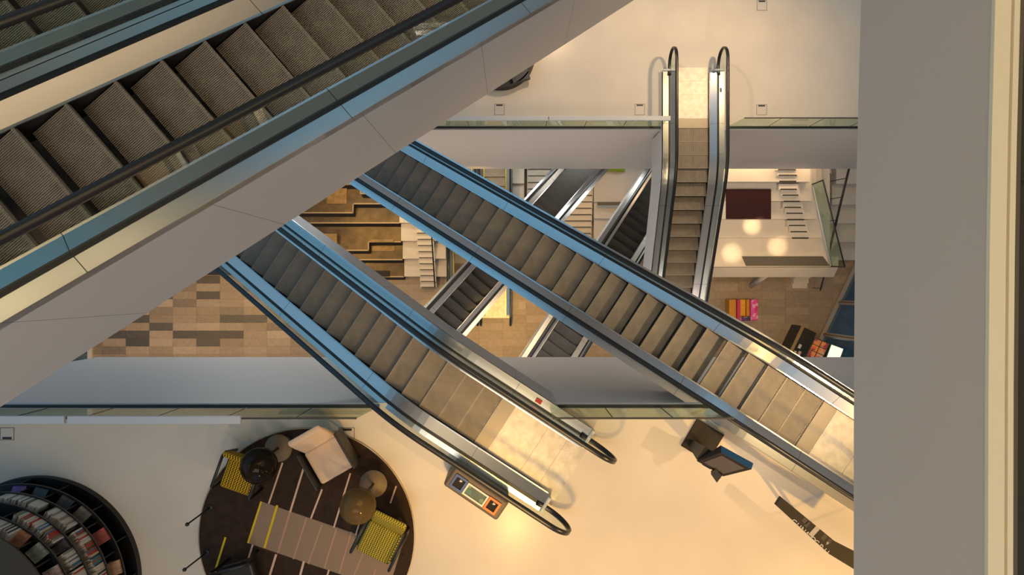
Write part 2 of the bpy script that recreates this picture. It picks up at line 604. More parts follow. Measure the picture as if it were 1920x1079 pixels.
m = MB()
for x0, x1 in ((-13, nA[0].x - .45), (nA[2].x + .95, nB[0].x - .45), (nB[2].x + .95, 18)):
    m.box(x0, x1, Y3 - .02, Y3 + .06, L3 - .06, L3 + .012)
tag(m.build('trim_1', M['cap']), kind='structure')
m = MB()
m.quad([(-20, Y2, L2), (15, Y2, L2), (15, 16, L2), (-20, 16, L2)])
tag(m.build('floor_far', M['resin']), kind='structure')
m = MB()
m.quad([(-20, Y2, L2 - .02), (15, Y2, L2 - .02), (15, Y2, 6.0), (-20, Y2, 6.0)])
m.quad([(-20, Y2, 6.0), (15, Y2, 6.0), (15, 16, 6.0), (-20, 16, 6.0)])
tag(m.build('wall_far', M['paint']), kind='structure')
m = MB()
m.box(-20, 4.50, Y2 - .07, Y2 + .02, L2 - .12, L2 + .012)
m.box(6.36, 15, Y2 - .07, Y2 + .02, L2 - .12, L2 + .012)
tag(m.build('trim_2', M['cap']), kind='structure')
# ground floor: stone slabs, with the dark and light ones of the photo
X0, PX, YB, PY = -20.49, 1.178, -0.195, 0.393
codes = {0: '.....d....', 1: '....gl g..', 2: '...dmdm...', 3: '...lglml..', 4: '..lgmmgmm.', 5: '..dmmmddm.', 6: '.mmdlllmgm',
         7: '.ddldddmlg', 8: 'gldlldmmlm', 9: 'gglmllmlmm'}
m = MB()
mats = [M['stone'], M['stone_l'], M['stone_g'], M['stone_d']]
ki = {'.': 0, ' ': 0, 'm': 0, 'l': 1, 'g': 2, 'd': 3}
yt, ybm = YB + 2 * PY, YB - 8 * PY
xl, xr = X0 - PX, X0 + 9 * PX
for r in range(10):
    for c in range(10):
        x, y = X0 + (c - 1) * PX, YB + (1 - r) * PY
        m.quad([(x, y, 0), (x + PX, y, 0), (x + PX, y + PY, 0), (x, y + PY, 0)], ki[codes[r][c]])
m.quad([(-24, yt, 0), (16.85, yt, 0), (23.95, 15, 0), (-24, 15, 0)])
m.quad([(-24, -13, 0), (10.15, -13, 0), (10.15, ybm, 0), (-24, ybm, 0)])
m.quad([(-24, ybm, 0), (xl, ybm, 0), (xl, yt, 0), (-24, yt, 0)])
m.quad([(xr, ybm, 0), (10.15, ybm, 0), (10.15, yt, 0), (xr, yt, 0)])
m.quad([(10.15, -13, 0), (16.85, yt, 0), (10.15, yt, 0)])
tag(m.build('floor', mats), kind='structure')
m = MB()
m.quad([(9, -14, -.15), (40, -14, -.15), (40, 20, -.15), (9, 20, -.15)])
tag(m.build('ground_outside', M['pave']), kind='structure')
# atrium ceiling with added glow panels, above and out of the picture
m = MB()
m.quad([(-15, -14, 38.5), (15, -14, 38.5), (15, 14, 38.5), (-15, 14, 38.5)])
tag(m.build('ceiling', M['ceiling']), kind='structure')


# ------------------------------------------------------------------ escalators
TAN = math.tan(R(27.3))
STEP_MESH = {}


def step_mesh(w, ridges, mat='step'):
    key = (round(w, 3), ridges, mat)
    if key in STEP_MESH:
        return STEP_MESH[key]
    m = MB()
    L = .4
    # local: x 0..L downhill, tread top at z = 0
    m.box(0, L - .004, -w / 2 + .006, w / 2 - .006, -.05, -.012, 0)
    # curved riser under the nosing
    ring = []
    for i in range(6):
        t = i / 5
        x = L - .004 - .10 * t * t
        ring.append([(x, -w / 2 + .008, -.015 - .225 * t), (x, w / 2 - .008, -.015 - .225 * t)])
    for a, b in zip(ring[:-1], ring[1:]):
        m.quad([a[0], a[1], b[1], b[0]], 1)
    # tread cleats running along the travel direction
    p = (w - .02) / ridges
    for k in range(ridges):
        y = -w / 2 + .01 + (k + .5) * p
        m.box(0, L - (.012 if k % 2 else .002), y - p * .27, y + p * .27, -.012, 0, 0)
    m.box(L - .035, L - .004, -w / 2 + .006, w / 2 - .006, -.012, -.004, 2)
    STEP_MESH[key] = m.mesh('step', [M[mat], M['riser'], M['comb'] if mat == 'step' else M[mat]])
    return STEP_MESH[key]


def escalator(label, origin, phi, drop=None, w=1.0, span=None, phase=0.0, clad=(0, 0), truss=1.35, upper=True, lower=True,
              ridges=44, outer=(.165, .165), pitch=1.62, accents=None, detail=True, xmax=None, steps_from=None, step_mat='step'):
    """origin: centre of the upper comb at floor level (or a point of the incline when span is given); phi: downhill heading"""
    root = thing('escalator', label, 'escalator', origin, phi, 'escalators')
    if span:
        xs0, xs1 = span
        zt = lambda x: -TAN * x
        fl = lambda x: TAN
        up = lo = False
        Lx = xs1
    else:
        Lx = 2.8 + drop / TAN

        def zh(x):
            if x < .8:
                return 0.0
            if x < 2.0:
                return -TAN * (x - .8) ** 2 / 2.4
            return -TAN * (x - 1.4)

        def zt(x):
            return zh(x) if x < Lx / 2 else -drop - zh(Lx - x)
        up, lo = upper, lower
        xs0 = -1.65 if up else 0.0
        xs1 = Lx + 1.65 if lo else (xmax or Lx)

    def stations(a, b):
        pts = {a, b}
        n = max(2, int((b - a) / 1.0))
        for i in range(n + 1):
            pts.add(a + (b - a) * i / n)
        if not span:
            for c in (.8, Lx - 2.0):
                for i in range(9):
                    x = c + 1.2 * i / 8
                    if a < x < b:
                        pts.add(x)
        return sorted(pts)

    def strip(mb, a, b, y0, y1, d0, d1, mi=0, d0b=None, d1b=None):
        """bar following the incline, y0..y1 wide; d0..d1 above the tread line (b: at the y1 side)"""
        rings = []
        for x in stations(a, b):
            z = zt(x)
            e0 = d0 if d0b is None else d0b
            e1 = d1 if d1b is None else d1b
            rings.append([(x, y0, z + d0), (x, y1, z + e0), (x, y1, z + e1), (x, y0, z + d1)])
        mb.loft(rings, mi)

    hw = w / 2
    DK, DH, CH = .21, .19, .045          # inner deck width, deck height above the treads, glass channel
    yb = hw + DK
    for s in (1, -1):
        ow = outer[0] if s == 1 else outer[1]
        m = MB()
        strip(m, xs0 + (.3 if up else 0), xs1 - (.3 if lo else 0), s * (hw + .002), s * (hw + .025), -.25, .085)
        m.build('skirt', M['skirt'], root)
        m = MB()
        strip(m, xs0, xs1, s * (hw + .02), s * (yb - .012), .05, .10, 0, .10, DH)
        strip(m, xs0, xs1, s * (hw - .004), s * (hw + .022), .085, .10, 0)
        m.build('inner_deck', M['steel'], root)
        m = MB()
        strip(m, xs0, xs1, s * (yb - .014), s * (yb + CH), .06, DH + .012)
        m.build('glass_channel', M['black'], root)
        m = MB()
        strip(m, xs0, xs1, s * (yb + CH - .002), s * (yb + CH + ow), .06, DH + .004)
        m.build('outer_deck', M['steel'], root)
        # glass panels
        gy = yb + CH / 2 - .01
        a = xs0
        n = max(1, round((xs1 - xs0) / pitch))
        gl = (xs1 - xs0) / n
        for i in range(n):
            m = MB()
            strip(m, xs0 + i * gl + .004, xs0 + (i + 1) * gl - .004, s * gy, s * (gy + .012), DH, 1.015)
            for (on, ii, xe, sg, zz) in ((up, 0, xs0, -1, 0), (lo, n - 1, xs1, 1, zt(Lx) if not span else 0)):
                if on and i == ii:
                    ring0, ring1 = [], []
                    for q in range(13):
                        a_ = math.pi * q / 12
                        x = xe + sg * (.10 + .40 * math.sin(a_))
                        z = zz + .62 + .40 * math.cos(a_)
                        ring0.append((x, s * gy, z))
                        ring1.append((x, s * (gy + .012), z))
                    ring0 += [(xe + sg * .004, s * gy, zz + .22), (xe + sg * .004, s * gy, zz + 1.015)]
                    ring1 += [(xe + sg * .004, s * (gy + .012), zz + .22), (xe + sg * .004, s * (gy + .012), zz + 1.015)]
                    m.hull(ring0, ring1)
            m.build('glass_panel', M['glass'], root)
        # handrail
        path = []
        if up:
            path += [(xs0 + .12, .24), (xs0 - .02, .19)]
            for q in range(17):
                a_ = math.pi * (1 - q / 16)
                path.append((xs0 - .10 - .43 * math.sin(a_), .62 + .43 * math.cos(a_)))
        for x in stations(xs0 + .05, xs1 - .05):
            path.append((x, zt(x) + 1.05))
        if lo:
            zz = zt(Lx)
            for q in range(17):
                a_ = math.pi * q / 16
                path.append((xs1 + .10 + .43 * math.sin(a_), zz + .62 + .43 * math.cos(a_)))
            path += [(xs1 + .02, zz + .19), (xs1 - .12, zz + .24)]
        rings = []
        yc = s * (gy + .006)
        for i, (x, z) in enumerate(path):
            p0, p1 = path[max(i - 1, 0)], path[min(i + 1, len(path) - 1)]
            tx, tz = p1[0] - p0[0], p1[1] - p0[1]
            l = math.hypot(tx, tz) or 1
            nx, nz = -tz / l, tx / l
            ring = []
            for (yy, nn) in ((-.046, -.014), (-.046, .008), (-.033, .024), (.033, .024), (.046, .008), (.046, -.014), (.025, -.022), (-.025, -.022)):
                ring.append((x + nx * nn, yc + yy, z + nz * nn))
            rings.append(ring)
        m = MB()
        m.loft(rings, 0, True)
        m.build('handrail', M['rubber'], root)
        # newel base caps
        for (on, xe, sg, zz) in ((up, xs0, -1, 0), (lo, xs1, 1, zt(Lx))):
            if on:
                m = MB()
                m.box(min(xe, xe + sg * .07), max(xe, xe + sg * .07), min(s * (hw + .03), s * (yb + CH + ow)), max(s * (hw + .03), s * (yb + CH + ow)), zz + .0, zz + .235)
                m.build('newel_cap', M['cap'], root, bevel=.02)
        # outer cladding of the truss on this side
        ca = clad[0] if s == 1 else clad[1]
        yo = yb + CH + ow
        m = MB()
        if up and ca > xs0:
            strip(m, xs0, ca, s * (yo - .02), s * yo, .0, .17)
        strip(m, max(ca, xs0), xs1 - (1.6 if lo else 0), s * (yo - .03), s * yo, -truss, .172)
        if lo:
            strip(m, xs1 - 1.6, xs1, s * (yo - .02), s * yo, .0, .17)
        m.build('side_cladding', M['clad'], root)
        if accents:
            m = MB()
            strip(m, xs0, xs1, s * (hw + .005), s * (hw + .05), .10, .13)
            m.build('yellow_edge_strip', accents, root)
    # soffit
    m = MB()
    yo1, yo0 = yb + CH + outer[0] - .03, -(yb + CH + outer[1] - .03)
    strip(m, max(max(clad), xs0), xs1 - (2.2 if lo else 0), yo0, yo1, -truss, -truss + .03)
    m.build('soffit', M['clad'], root)
    # landing plates and combs
    for (on, x0, sg, zz) in ((up, 0.0, -1, 0.0), (lo, Lx, 1, zt(Lx))):
        if not on:
            continue
        m = MB()
        m.box(min(x0, x0 + sg * .28), max(x0, x0 + sg * .28), -hw - .01, hw + .01, zz - .05, zz + .012)
        n = 40
        for k in range(n):
            y = -hw + (k + .5) * w / n
            m.box(min(x0, x0 - sg * .05), max(x0, x0 - sg * .05), y - .004, y + .004, zz - .01, zz + .008)
        part(m.build('comb_plate', M['comb'], root), 'toothed metal comb plate where the steps vanish')
        xe = x0 + sg * 1.83
        cuts = (x0 + sg * .285, x0 + sg * 1.0, x0 + sg * 1.42, xe)
        for c0, c1 in zip(cuts[:-1], cuts[1:]):
            m = MB()
            wd = hw + .03 if abs(c1) < abs(xe) - 1e-6 and c1 != xe else yb + CH + min(outer)
            m.box(min(c0, c1) + .004, max(c0, c1) - .004, -wd, wd, zz - .03, zz + .006)
            m.build('landing_plate', M['plate'], root)
    # steps
    me = step_mesh(w, ridges, step_mat)
    x = (xs0 if span else 0.02) + phase
    end = xs1 if span else ((Lx - .4) if lo else xs1)
    while x < end:
        if steps_from is None or x >= steps_from:
            o = bpy.data.objects.new('step', me)
            o.parent = root
            o.location = (x, 0, zt(x + .2))
            COL.objects.link(o)
        x += .4
    return root


def foot(lat, depth, phi):
    a = R(phi)
    return (-math.sin(a) * lat, math.cos(a) * lat, EYE - depth)


# the pair going down from the lounge floor
pA = at(916, 788, L3)
escA = escalator('escalator with its brightly lit landing beside the recycling bin and round rug', (pA.x, pA.y, L3), R(147), drop=L3 - L2,
                 clad=(1.95, -.9), outer=(.095, .165))
pB = at(1518, 795, L3)
escB = escalator('long escalator crossing mid-atrium whose landing meets the grey parapet beside the screen kiosk', (pB.x, pB.y, L3), R(147), drop=L3 - L2,
                 clad=(2.0, -.85))
pD = at(1297.5, 237, L2)
escD = escalator('escalator with tall rounded handrail ends on the far floor, running straight down', (pD.x, Y2 - .015, L2), R(-90), drop=9.0, lower=False,
                 clad=(.05, .05), xmax=9.6)
escE = escalator('large dark escalator sloping overhead with a wide pale side panel', foot(3.246, 6.62, 40.9), R(40.9), span=(-6.4, 5.6), ridges=52, clad=(-9, -9),
                 phase=.13, truss=1.75, pitch=1.05, outer=(.10, .165))
escF = escalator('dim escalator in the top corner, parallel behind the large overhead one', foot(3.246 + 1.67, 6.62, 40.9), R(40.9), span=(-6.4, 5.6), ridges=52, clad=(-9, -9),
                 phase=.29, truss=1.75, pitch=1.05, outer=(.165, .05))
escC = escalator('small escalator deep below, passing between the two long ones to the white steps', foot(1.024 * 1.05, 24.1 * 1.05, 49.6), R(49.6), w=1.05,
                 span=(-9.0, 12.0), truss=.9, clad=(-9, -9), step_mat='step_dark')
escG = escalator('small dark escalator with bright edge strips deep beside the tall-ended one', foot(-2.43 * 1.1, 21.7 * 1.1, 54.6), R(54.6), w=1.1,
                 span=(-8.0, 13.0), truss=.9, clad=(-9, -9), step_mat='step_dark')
escS = escalator('yellow-edged ground floor escalator with its lit foot on the tan stone', (-.80, .3 + 2.8 + 4.2 / TAN, 4.2), R(-90), drop=4.2, upper=False, outer=(.06, .02),
                 w=.98, accents=M['yellow_edge'], truss=.7)
escT = escalator('yellow-edged ground floor escalator beside the narrow white stair', (-2.40, .3 + 2.8 + 4.2 / TAN, 4.2), R(-90), drop=4.2, upper=False, outer=(.02, .06),
                 w=.98, accents=M['yellow_edge'], truss=.7)
# red stop button and its plate on the lit escalator
m = MB()
m.box(-.62, -.50, -.86, -.78, .19, .215)
part(m.build('stop_button', M['red'], escA, bevel=.006), 'red emergency stop button')
m = MB()
m.box(-1.15, -1.03, .775, .83, .19, .21)
m.build('key_plate', M['black'], escD)



# ------------------------------------------------------------------ glass railings of the two floors
def railing(label, x0, x1, y, z, lean, cap=None, pitch=1.15, ends=(0, 0), h=1.1, edge=True):
    """glass railing along x at the floor edge"""
    root = thing('glass_railing', label, 'railing', ((x0 + x1) / 2, y, z))
    L = x1 - x0
    n = max(1, round(L / pitch))
    p = L / n
    m = MB()
    m.box(-L / 2, L / 2, -.03, .03, .013, .06)
    m.build('base_channel', M['black'], root)
    for i in range(n):
        a, b = -L / 2 + i * p + .006, -L / 2 + (i + 1) * p - .006
        m = MB()
        a1 = a + (ends[0] if i == 0 else 0)
        b1 = b - (ends[1] if i == n - 1 else 0)
        m.hull([(a, -.006, .05), (b, -.006, .05), (b1, -.006, h), (a1, -.006, h)], [(a, .006, .05), (b, .006, .05), (b1, .006, h), (a1, .006, h)])
        m.build('glass_panel', M['rglass'], root)
        if i:
            m = MB()
            m.box(a - .011, a - .001, -.007, .007, .05, h)
            m.build('panel_joint', M['frame_dark'], root)
    m = MB()
    m.box(-L / 2 + ends[0], L / 2 - ends[1], -.014, .014, h - .012, h + .012)
    m.build('top_edge', M['frame_dark'], root)
    for c in (cap or []):
        m = MB()
        m.box(c[0] - (x0 + x1) / 2, c[1] - (x0 + x1) / 2, -.085, .045, h + .0, h + .06)
        m.build('top_rail', M['cap'], root, bevel=.01)
    return root


railing('glass railing with a pale top rail along the lounge edge above the bookcase', -12.0, at(712, 762, L3).x, Y3, L3, 0,
        cap=[(-12.0, -7.45), (-7.40, -4.52)], ends=(0, .16))
railing('short glass railing on the lounge edge between the two long escalators', at(1029, 762, L3).x, at(1338, 762, L3).x, Y3, L3, 0, ends=(0, 0))
railing('glass railing with pale rail on the far floor edge, ending at the tall-ended escalator', -3.6, at(1238, 239, L2).x, Y2, L2, 0,
        cap=[(-3.6, 1.02), (1.05, 4.50)])
railing('bare glass railing on the far floor edge between the tall-ended escalator and grey parapet', at(1361, 239, L2).x, 15.0, Y2, L2, 0, ends=(.16, 0))

# ------------------------------------------------------------------ grey parapet next to the camera
PAR = [(-2.6, 1.940), (-1.8, 1.938), (-1.1, 1.938), (-.4, 1.940), (.15, 1.945), (.6, 1.953), (1.1, 1.966), (1.8, 1.985), (2.6, 2.01)]


def band(mb, o0, o1, z0, z1, mi=0):
    rings = [[(x + o0, y, z0), (x + o1, y, z0), (x + o1, y, z1), (x + o0, y, z1)] for y, x in PAR]
    mb.loft(rings, mi)


ZP = EYE - 2.6
m = MB()
band(m, 0, .10, EYE - 3.63, ZP - .02)
tag(m.build('wall_right', M['grey_wall']), kind='structure')
m = MB()
band(m, -.004, .062, ZP - .02, ZP)
tag(m.build('trim_3', M['cream']), kind='structure')
m = MB()
band(m, .062, .075, ZP - .05, ZP - .03, 1)
band(m, .075, .098, ZP - .02, ZP + .0, 0)
tag(m.build('trim_4', [M['cream'], M['frame_dark']]), kind='structure')
m = MB()
band(m, .098, .125, ZP - .05, ZP - .012, 1)
band(m, .125, .30, ZP - .10, ZP - .05, 0)
m.box(PAR[4][1] + .12, PAR[4][1] + .2, .44, .455, ZP - .05, ZP - .035)
tag(m.build('trim_5', [M['frame_dark'], M['brown_edge']]), kind='structure')

# ------------------------------------------------------------------ lounge floor: rug, chairs, lamps
RZ = L3 + .03


def rp(px, py, z=RZ):
    return at(px, py, z)


RC = at(576, 1005, L3)
RR = 1.975
rug = MB()
rug.lathe([(RR, -.03), (RR, 0), (0, 0)], 0, 0, 96, 0, smooth=False)
rug.lathe([(RR, -.03), (RR + .018, -.03), (RR + .018, .006), (RR, .006)], 0, 0, 96, 1, smooth=False, caps=False)


def rug_line(p, q, wd, mi, lift=.004):
    a, b = rp(*p) - RC, rp(*q) - RC
    for v in (a, b):
        if v.length > RR - .03:
            v *= (RR - .03) / v.length
    d = (b - a).normalized()
    n = Vector((-d.y, d.x)) * wd / 2
    rug.prism([(a - n)[:], (b - n)[:], (b + n)[:], (a + n)[:]], 0, lift, mi)


qd = [rp(*p) - RC for p in ((465, 1019), (728, 1108), (752, 1031), (490, 941))]
rug.prism([v[:] for v in qd], 0, .003, 2)
for (p, q, mi, wd) in (((490, 941), (465, 1019), 5, .035), ((520, 948), (496, 1028), 5, .04), ((423, 1008), (399, 1085), 5, .035),
                       ((544, 961), (521, 1038), 4, .035), ((575, 972), (550, 1049), 4, .03), ((604, 984), (578, 1058), 4, .028), ((631, 992), (608, 1066), 4, .028),
                       ((659, 998), (636, 1076), 4, .025), ((692, 1012), (664, 1079), 4, .02), ((705, 1068), (698, 1085), 4, .02),
                       ((530, 868), (504, 945), 3, .03), ((571, 873), (544, 961), 3, .035), ((604, 918), (583, 973), 3, .032),
                       ((657, 888), (626, 990), 3, .03), ((680, 961), (667, 1004), 3, .025), ((743, 912), (732, 944), 3, .028),
                       ((474, 1022), (456, 1079), 3, .033), ((518, 1040), (506, 1079), 3, .04), ((570, 1053), (563, 1079), 3, .04), ((617, 1069), (612, 1085), 3, .03)):
    rug_line(p, q, wd, mi, .006)
o = rug.build('rug', [M['rug'], M['rim'], M['rug_l'], M['rug_w'], M['rug_p'], M['rug_y']], None, (RC.x, RC.y, RZ))
tag(o, 'large round dark rug with a beige rectangle and yellow and pink lines', 'rug')


def armchair(label, px, py, face, fabric, w=.60, d=.62, seat_h=.43, back_h=.42, lean=.16, arm='loop', arm_mat='black'):
    """face: heading the sitter looks to"""
    c = at(px, py, L3 + .4)
    root = thing('armchair', label, 'armchair', (c.x, c.y, RZ + .008), face, 'armchairs on the round rug')
    m = MB()
    m.box(-d / 2, d / 2, -w / 2, w / 2, seat_h - .13, seat_h)
    m.build('seat', fabric, root, bevel=.045, seg=3)
    m = MB()
    b0, b1 = -d / 2 - .01, -d / 2 - lean
    t = .13
    rings = []
    for i in range(7):
        k = i / 6
        x = b0 + (b1 - b0) * k
        th = t * (1.0 if k < .8 else .8)
        z = seat_h - .10 + (back_h + .10) * k
        ww = w * (1 - .04 * k)
        rings.append([(x - th / 2, -ww / 2, z), (x + th / 2, -ww / 2, z), (x + th / 2, ww / 2, z), (x - th / 2, ww / 2, z)])
    m.loft(rings)
    m.build('backrest', fabric, root, bevel=.045, seg=3)
    am = M[arm_mat]
    for s in (1, -1):
        y = s * (w / 2 + .05)
        m = MB()
        if arm == 'loop':
            m.tube([(d / 2 - .04, y, 0), (d / 2 - .01, y, seat_h + .16), (d / 2 - .05, y, seat_h + .205), (-d / 2 - .04, y, seat_h + .19), (-d / 2 - .08, y, seat_h + .1), (-d / 2 + .02, y, 0)], .027, 8)
        else:
            m.box(-d / 2 - .05, d / 2 + .02, y - .022, y + .022, .16, seat_h + .17)
        m.build('armrest', am, root, bevel=.012 if arm != 'loop' else 0)
    if arm != 'loop':
        for (x, y) in ((d / 2 - .05, w / 2 + .03), (d / 2 - .05, -w / 2 - .03), (-d / 2 + .02, w / 2 + .03), (-d / 2 + .02, -w / 2 - .03)):
            m = MB()
            m.tube([(x, y, 0), (x, y, .2)], .016, 8)
            m.build('leg', M['black'], root)
    m = MB()
    m.box(-d / 2 + .02, d / 2 - .03, -w / 2 - .045, w / 2 + .045, seat_h - .165, seat_h - .135)
    m.build('seat_frame', M['black'], root)
    return root


def heading(dx, dy):
    return math.atan2(-dy, dx)


armchair('yellow zigzag-woven armchair under the dark smoked globe lamp', 452, 892, heading(-.33, .94), M['weave'], .58, .58)
armchair('pale linen armchair with black panel arms on the round rug', 618, 862, heading(.50, .866), M['linen'], .66, .64, back_h=.42, lean=.30, arm='panel')
armchair('olive woven armchair at the edge of the rug beside the amber globe lamp', 712, 1016, heading(-.44, .90), M['weave_g'], .64, .60, back_h=.48, lean=.36)
armchair('black armchair on the dark rug, cut off by the bottom of the photo', 452, 1092, heading(.96, -.28), M['black'], .6, .6)


def floor_lamp(label, dx, dy, gx, gy, shade):
    b = at(dx, dy, L3 + .45)
    g = at(gx, gy, L3 + 1.12)
    root = thing('floor_lamp', label, 'floor lamp', (b.x, b.y, RZ), 0, 'smoked globe lamps on the round rug')
    m = MB()
    m.lathe([(.12, .0), (.12, .02), (.0, .022)], 0, 0, 32)
    m.build('base', M['black'], root)
    m = MB()
    m.lathe([(.24, .405), (.245, .42), (.24, .435), (0, .435)], 0, 0, 48)
    part(m.build('table_disc', M['tan'], root), 'tan round table disc round the pole')
    v = Vector((g.x - b.x, g.y - b.y))
    m = MB()
    m.tube([(0, 0, 0), (0, 0, .78), (v.x * .25, v.y * .25, .86), (v.x, v.y, .90)], .022, 12)
    m.build('pole', M['black'], root)
    m = MB()
    m.lathe([(.02, .80), (.06, .82), (.06, .90), (.02, .905)], v.x, v.y, 24)
    m.build('socket', M['black'], root)
    m = MB()
    prof = [(.30 * math.sin(math.pi * k / 28), 1.12 - .30 * math.cos(math.pi * k / 28)) for k in range(29)]
    m.lathe(prof, v.x, v.y, 56)
    m.build('globe', M[shade], root)
    m = MB()
    prof = [(.05 * math.sin(math.pi * k / 14), .98 - .06 * math.cos(math.pi * k / 14)) for k in range(15)]
    m.lathe(prof, v.x, v.y, 20)
    m.build('bulb', M['bulb'], root)
    return root


floor_lamp('globe floor lamp with dark smoked glass over the yellow zigzag armchair', 522, 841, 487, 873, 'smoke_dark')
floor_lamp('globe floor lamp with amber-brown smoked glass beside the olive armchair', 700, 908, 672, 948, 'smoke_amber')


def post(label, bx, by, tx, ty, h):
    b, t = at(bx, by, L3 + .03), at(tx, ty, L3 + h)
    root = thing('ball_top_post', label, 'post', (b.x, b.y, RZ))
    m = MB()
    v = t - b
    m.lathe([(.055, 0), (.055, .012), (.02, .02)], 0, 0, 20)
    m.build('base', M['black'], root)
    m = MB()
    m.tube([(0, 0, .01), (v.x, v.y, h - .03)], .014, 8)
    m.build('rod', M['black'], root)
    m = MB()
    m.lathe([(.035 * math.sin(math.pi * k / 8), h - .03 - .035 * math.cos(math.pi * k / 8)) for k in range(9)], v.x, v.y, 14)
    m.build('ball', M['black'], root)


post('thin black ball-topped post at the rug edge, next to the yellow zigzag armchair', 394, 952, 351, 984, .85)
post('thin black ball-topped post at the rug edge, next to the black armchair', 388, 1036, 346, 1069, .85)

# ------------------------------------------------------------------ round bookcase with its books
BC = at(75, 1083, L3)
root = thing('round_bookcase', 'black round bookcase of stacked ring shelves, filled with books', 'bookcase', (BC.x, BC.y, L3))
shelf_z = [.10, .46, .82, 1.20, 1.58]
shelf_r = [1.87, 1.86, 1.83, 1.79, 1.75]
TOPZ = 2.0


def annulus(mb, r0, r1, z0, z1, n=96, mi=0):
    rings = []
    for k in range(n):
        a = 2 * math.pi * k / n
        c, s_ = math.cos(a), math.sin(a)
        rings.append([(r0 * c, r0 * s_, z0), (r1 * c, r1 * s_, z0), (r1 * c, r1 * s_, z1), (r0 * c, r0 * s_, z1)])
    mb.loft(rings, mi, closed=True)


m = MB()
annulus(m, 1.30, 1.88, 0, .08)
m.build('plinth', M['blackshelf'], root)
for z, r in zip(shelf_z, shelf_r):
    m = MB()
    annulus(m, 1.2, r, z - .02, z)
    annulus(m, r, r + .006, z - .022, z + .004, mi=1)
    m.build('shelf', [M['blackshelf'], pbr('shelf_lip', (.05, .045, .04), .5)], root)
m = MB()
annulus(m, 1.15, 1.73, TOPZ - .03, TOPZ)
part(m.build('top_ring', pbr('bookcase_top', (.045, .033, .018), .4), root), 'dark bronze top ring')
m = MB()
annulus(m, 1.16, 1.22, .08, TOPZ - .03)
m.build('back_panel', M['blackshelf'], root)
for z0, z1, r, angs in ((.10, .43, 1.85, (4, 26, 48, 70, 92)), (.46, .79, 1.82, (5, 22, 41, 56, 70, 84)), (.82, 1.17, 1.78, (12, 44.6, 63.5, 91)),
                        (1.20, 1.55, 1.74, (13, 26, 37.2, 42.6, 72)), (1.58, 1.96, 1.70, (20, 37, 50.5, 74))):
    for k in angs:
        a = R(k)
        m = MB()
        m.box(1.22, r, -.01, .01, z0, z1, rot=a)
        m.build('divider', M['blackshelf'], root)
BOOKCOL = {'white': (.62, .59, .55), 'grey': (.24, .235, .22), 'cream': (.55, .48, .34), 'red': (.45, .035, .03), 'blue': (.05, .16, .30), 'yellow': (.6, .42, .05),
           'black': (.03, .03, .03), 'brown': (.22, .12, .05), 'green': (.12, .20, .10)}
BM = {k: pbr('book_cover_' + k, c, .45) for k, c in BOOKCOL.items()}
BM['page'] = pbr('book_pages', (.58, .53, .44), .8)
runs = [(2, 66, 89, 'the second shelf up, at the far end', ['white', 'white', 'grey', 'white', 'cream', 'black']),
        (2, 46, 61, 'the second shelf up, by the framed covers', ['grey', 'cream', 'white', 'white', 'grey']),
        (2, 14, 43, 'the second shelf up, at the near end', ['red', 'blue', 'white', 'red', 'cream', 'black', 'white', 'brown', 'white', 'red']),
        (3, 44, 70, 'the third shelf up, colourful run', ['grey', 'white', 'blue', 'red', 'yellow', 'cream', 'white', 'green', 'brown', 'white']),
        (3, 27, 36, 'the third shelf up, pale middle run', ['white', 'grey', 'white', 'blue']),
        (3, 15, 25, 'the third shelf up, nearest run', ['white', 'cream', 'red', 'white']),
        (4, 60, 72, 'the top shelf', ['grey', 'black', 'white', 'white'])]
BOOKS = {}


def book_mesh(t, h, d, col):
    key = (t, h, d, col)
    if key not in BOOKS:
        m = MB()                        # spine at +x, cover boards and page block
        m.box(-d, 0, -t / 2, t / 2, 0, h, 0)
        m.box(-d + .008, -.008, -t / 2 + .003, t / 2 - .003, h, h + .0015, 1)
        BOOKS[key] = m.mesh('book', [BM[col], BM['page']])
    return BOOKS[key]


for si, a0, a1, where, cols in runs:
    r = shelf_r[si] - .025
    a = R(a1)
    while a > R(a0):
        t = random.choice((.018, .022, .028, .035))
        a -= (t / 2 + .0015) / r
        h = random.choice((.20, .225, .245))
        col = random.choice(cols)
        me = book_mesh(t, h, .16, col)
        o = bpy.data.objects.new('book', me)
        o.location = (BC.x + r * math.cos(a), BC.y + r * math.sin(a), L3 + shelf_z[si])
        o.rotation_euler = (0, 0, a)
        COL.objects.link(o)
        tag(o, '%s-spined book on %s of the round bookcase' % (col, where), 'book', '%s books on %s' % (col, where))
        a -= (t / 2 + .0015) / r
FRONT = [(1, 90, 'purple', 'purple-covered book lying face up on the lowest filled shelf of the round bookcase', (.13, .02, .2)),
         (1, 77.5, 'black', 'black face-up book with a pale edge, on the outer shelf of the round bookcase', (.02, .02, .025)),
         (1, 62, 'dark', 'dark face-up book with grey figures, on the outer shelf behind the pale run', (.05, .05, .05)),
         (1, 50, 'grey', 'grey face-up book with black lower half on the outer bookcase shelf', (.16, .15, .13)),
         (1, 33, 'redgrey', 'red and grey face-up book by the red spines on the round bookcase', (.35, .06, .05)),
         (1, 13, 'tan', 'tan face-up book at the bottom end of the outer bookcase shelf', (.35, .2, .1)),
         (3, 39.5, 'navy', 'small black framed cover between book runs on the third bookcase shelf', (.025, .03, .04)),
         (4, 57, 'orange', 'orange and brown face-up book on the top shelf of the round bookcase', (.35, .16, .07)),
         (4, 44, 'mint', 'grey-green face-up book on the top shelf of the round bookcase', (.18, .22, .18)),
         (4, 28.5, 'pinkgrey', 'grey and pink face-up book on the top shelf near the bottom of the photo', (.26, .2, .2))]
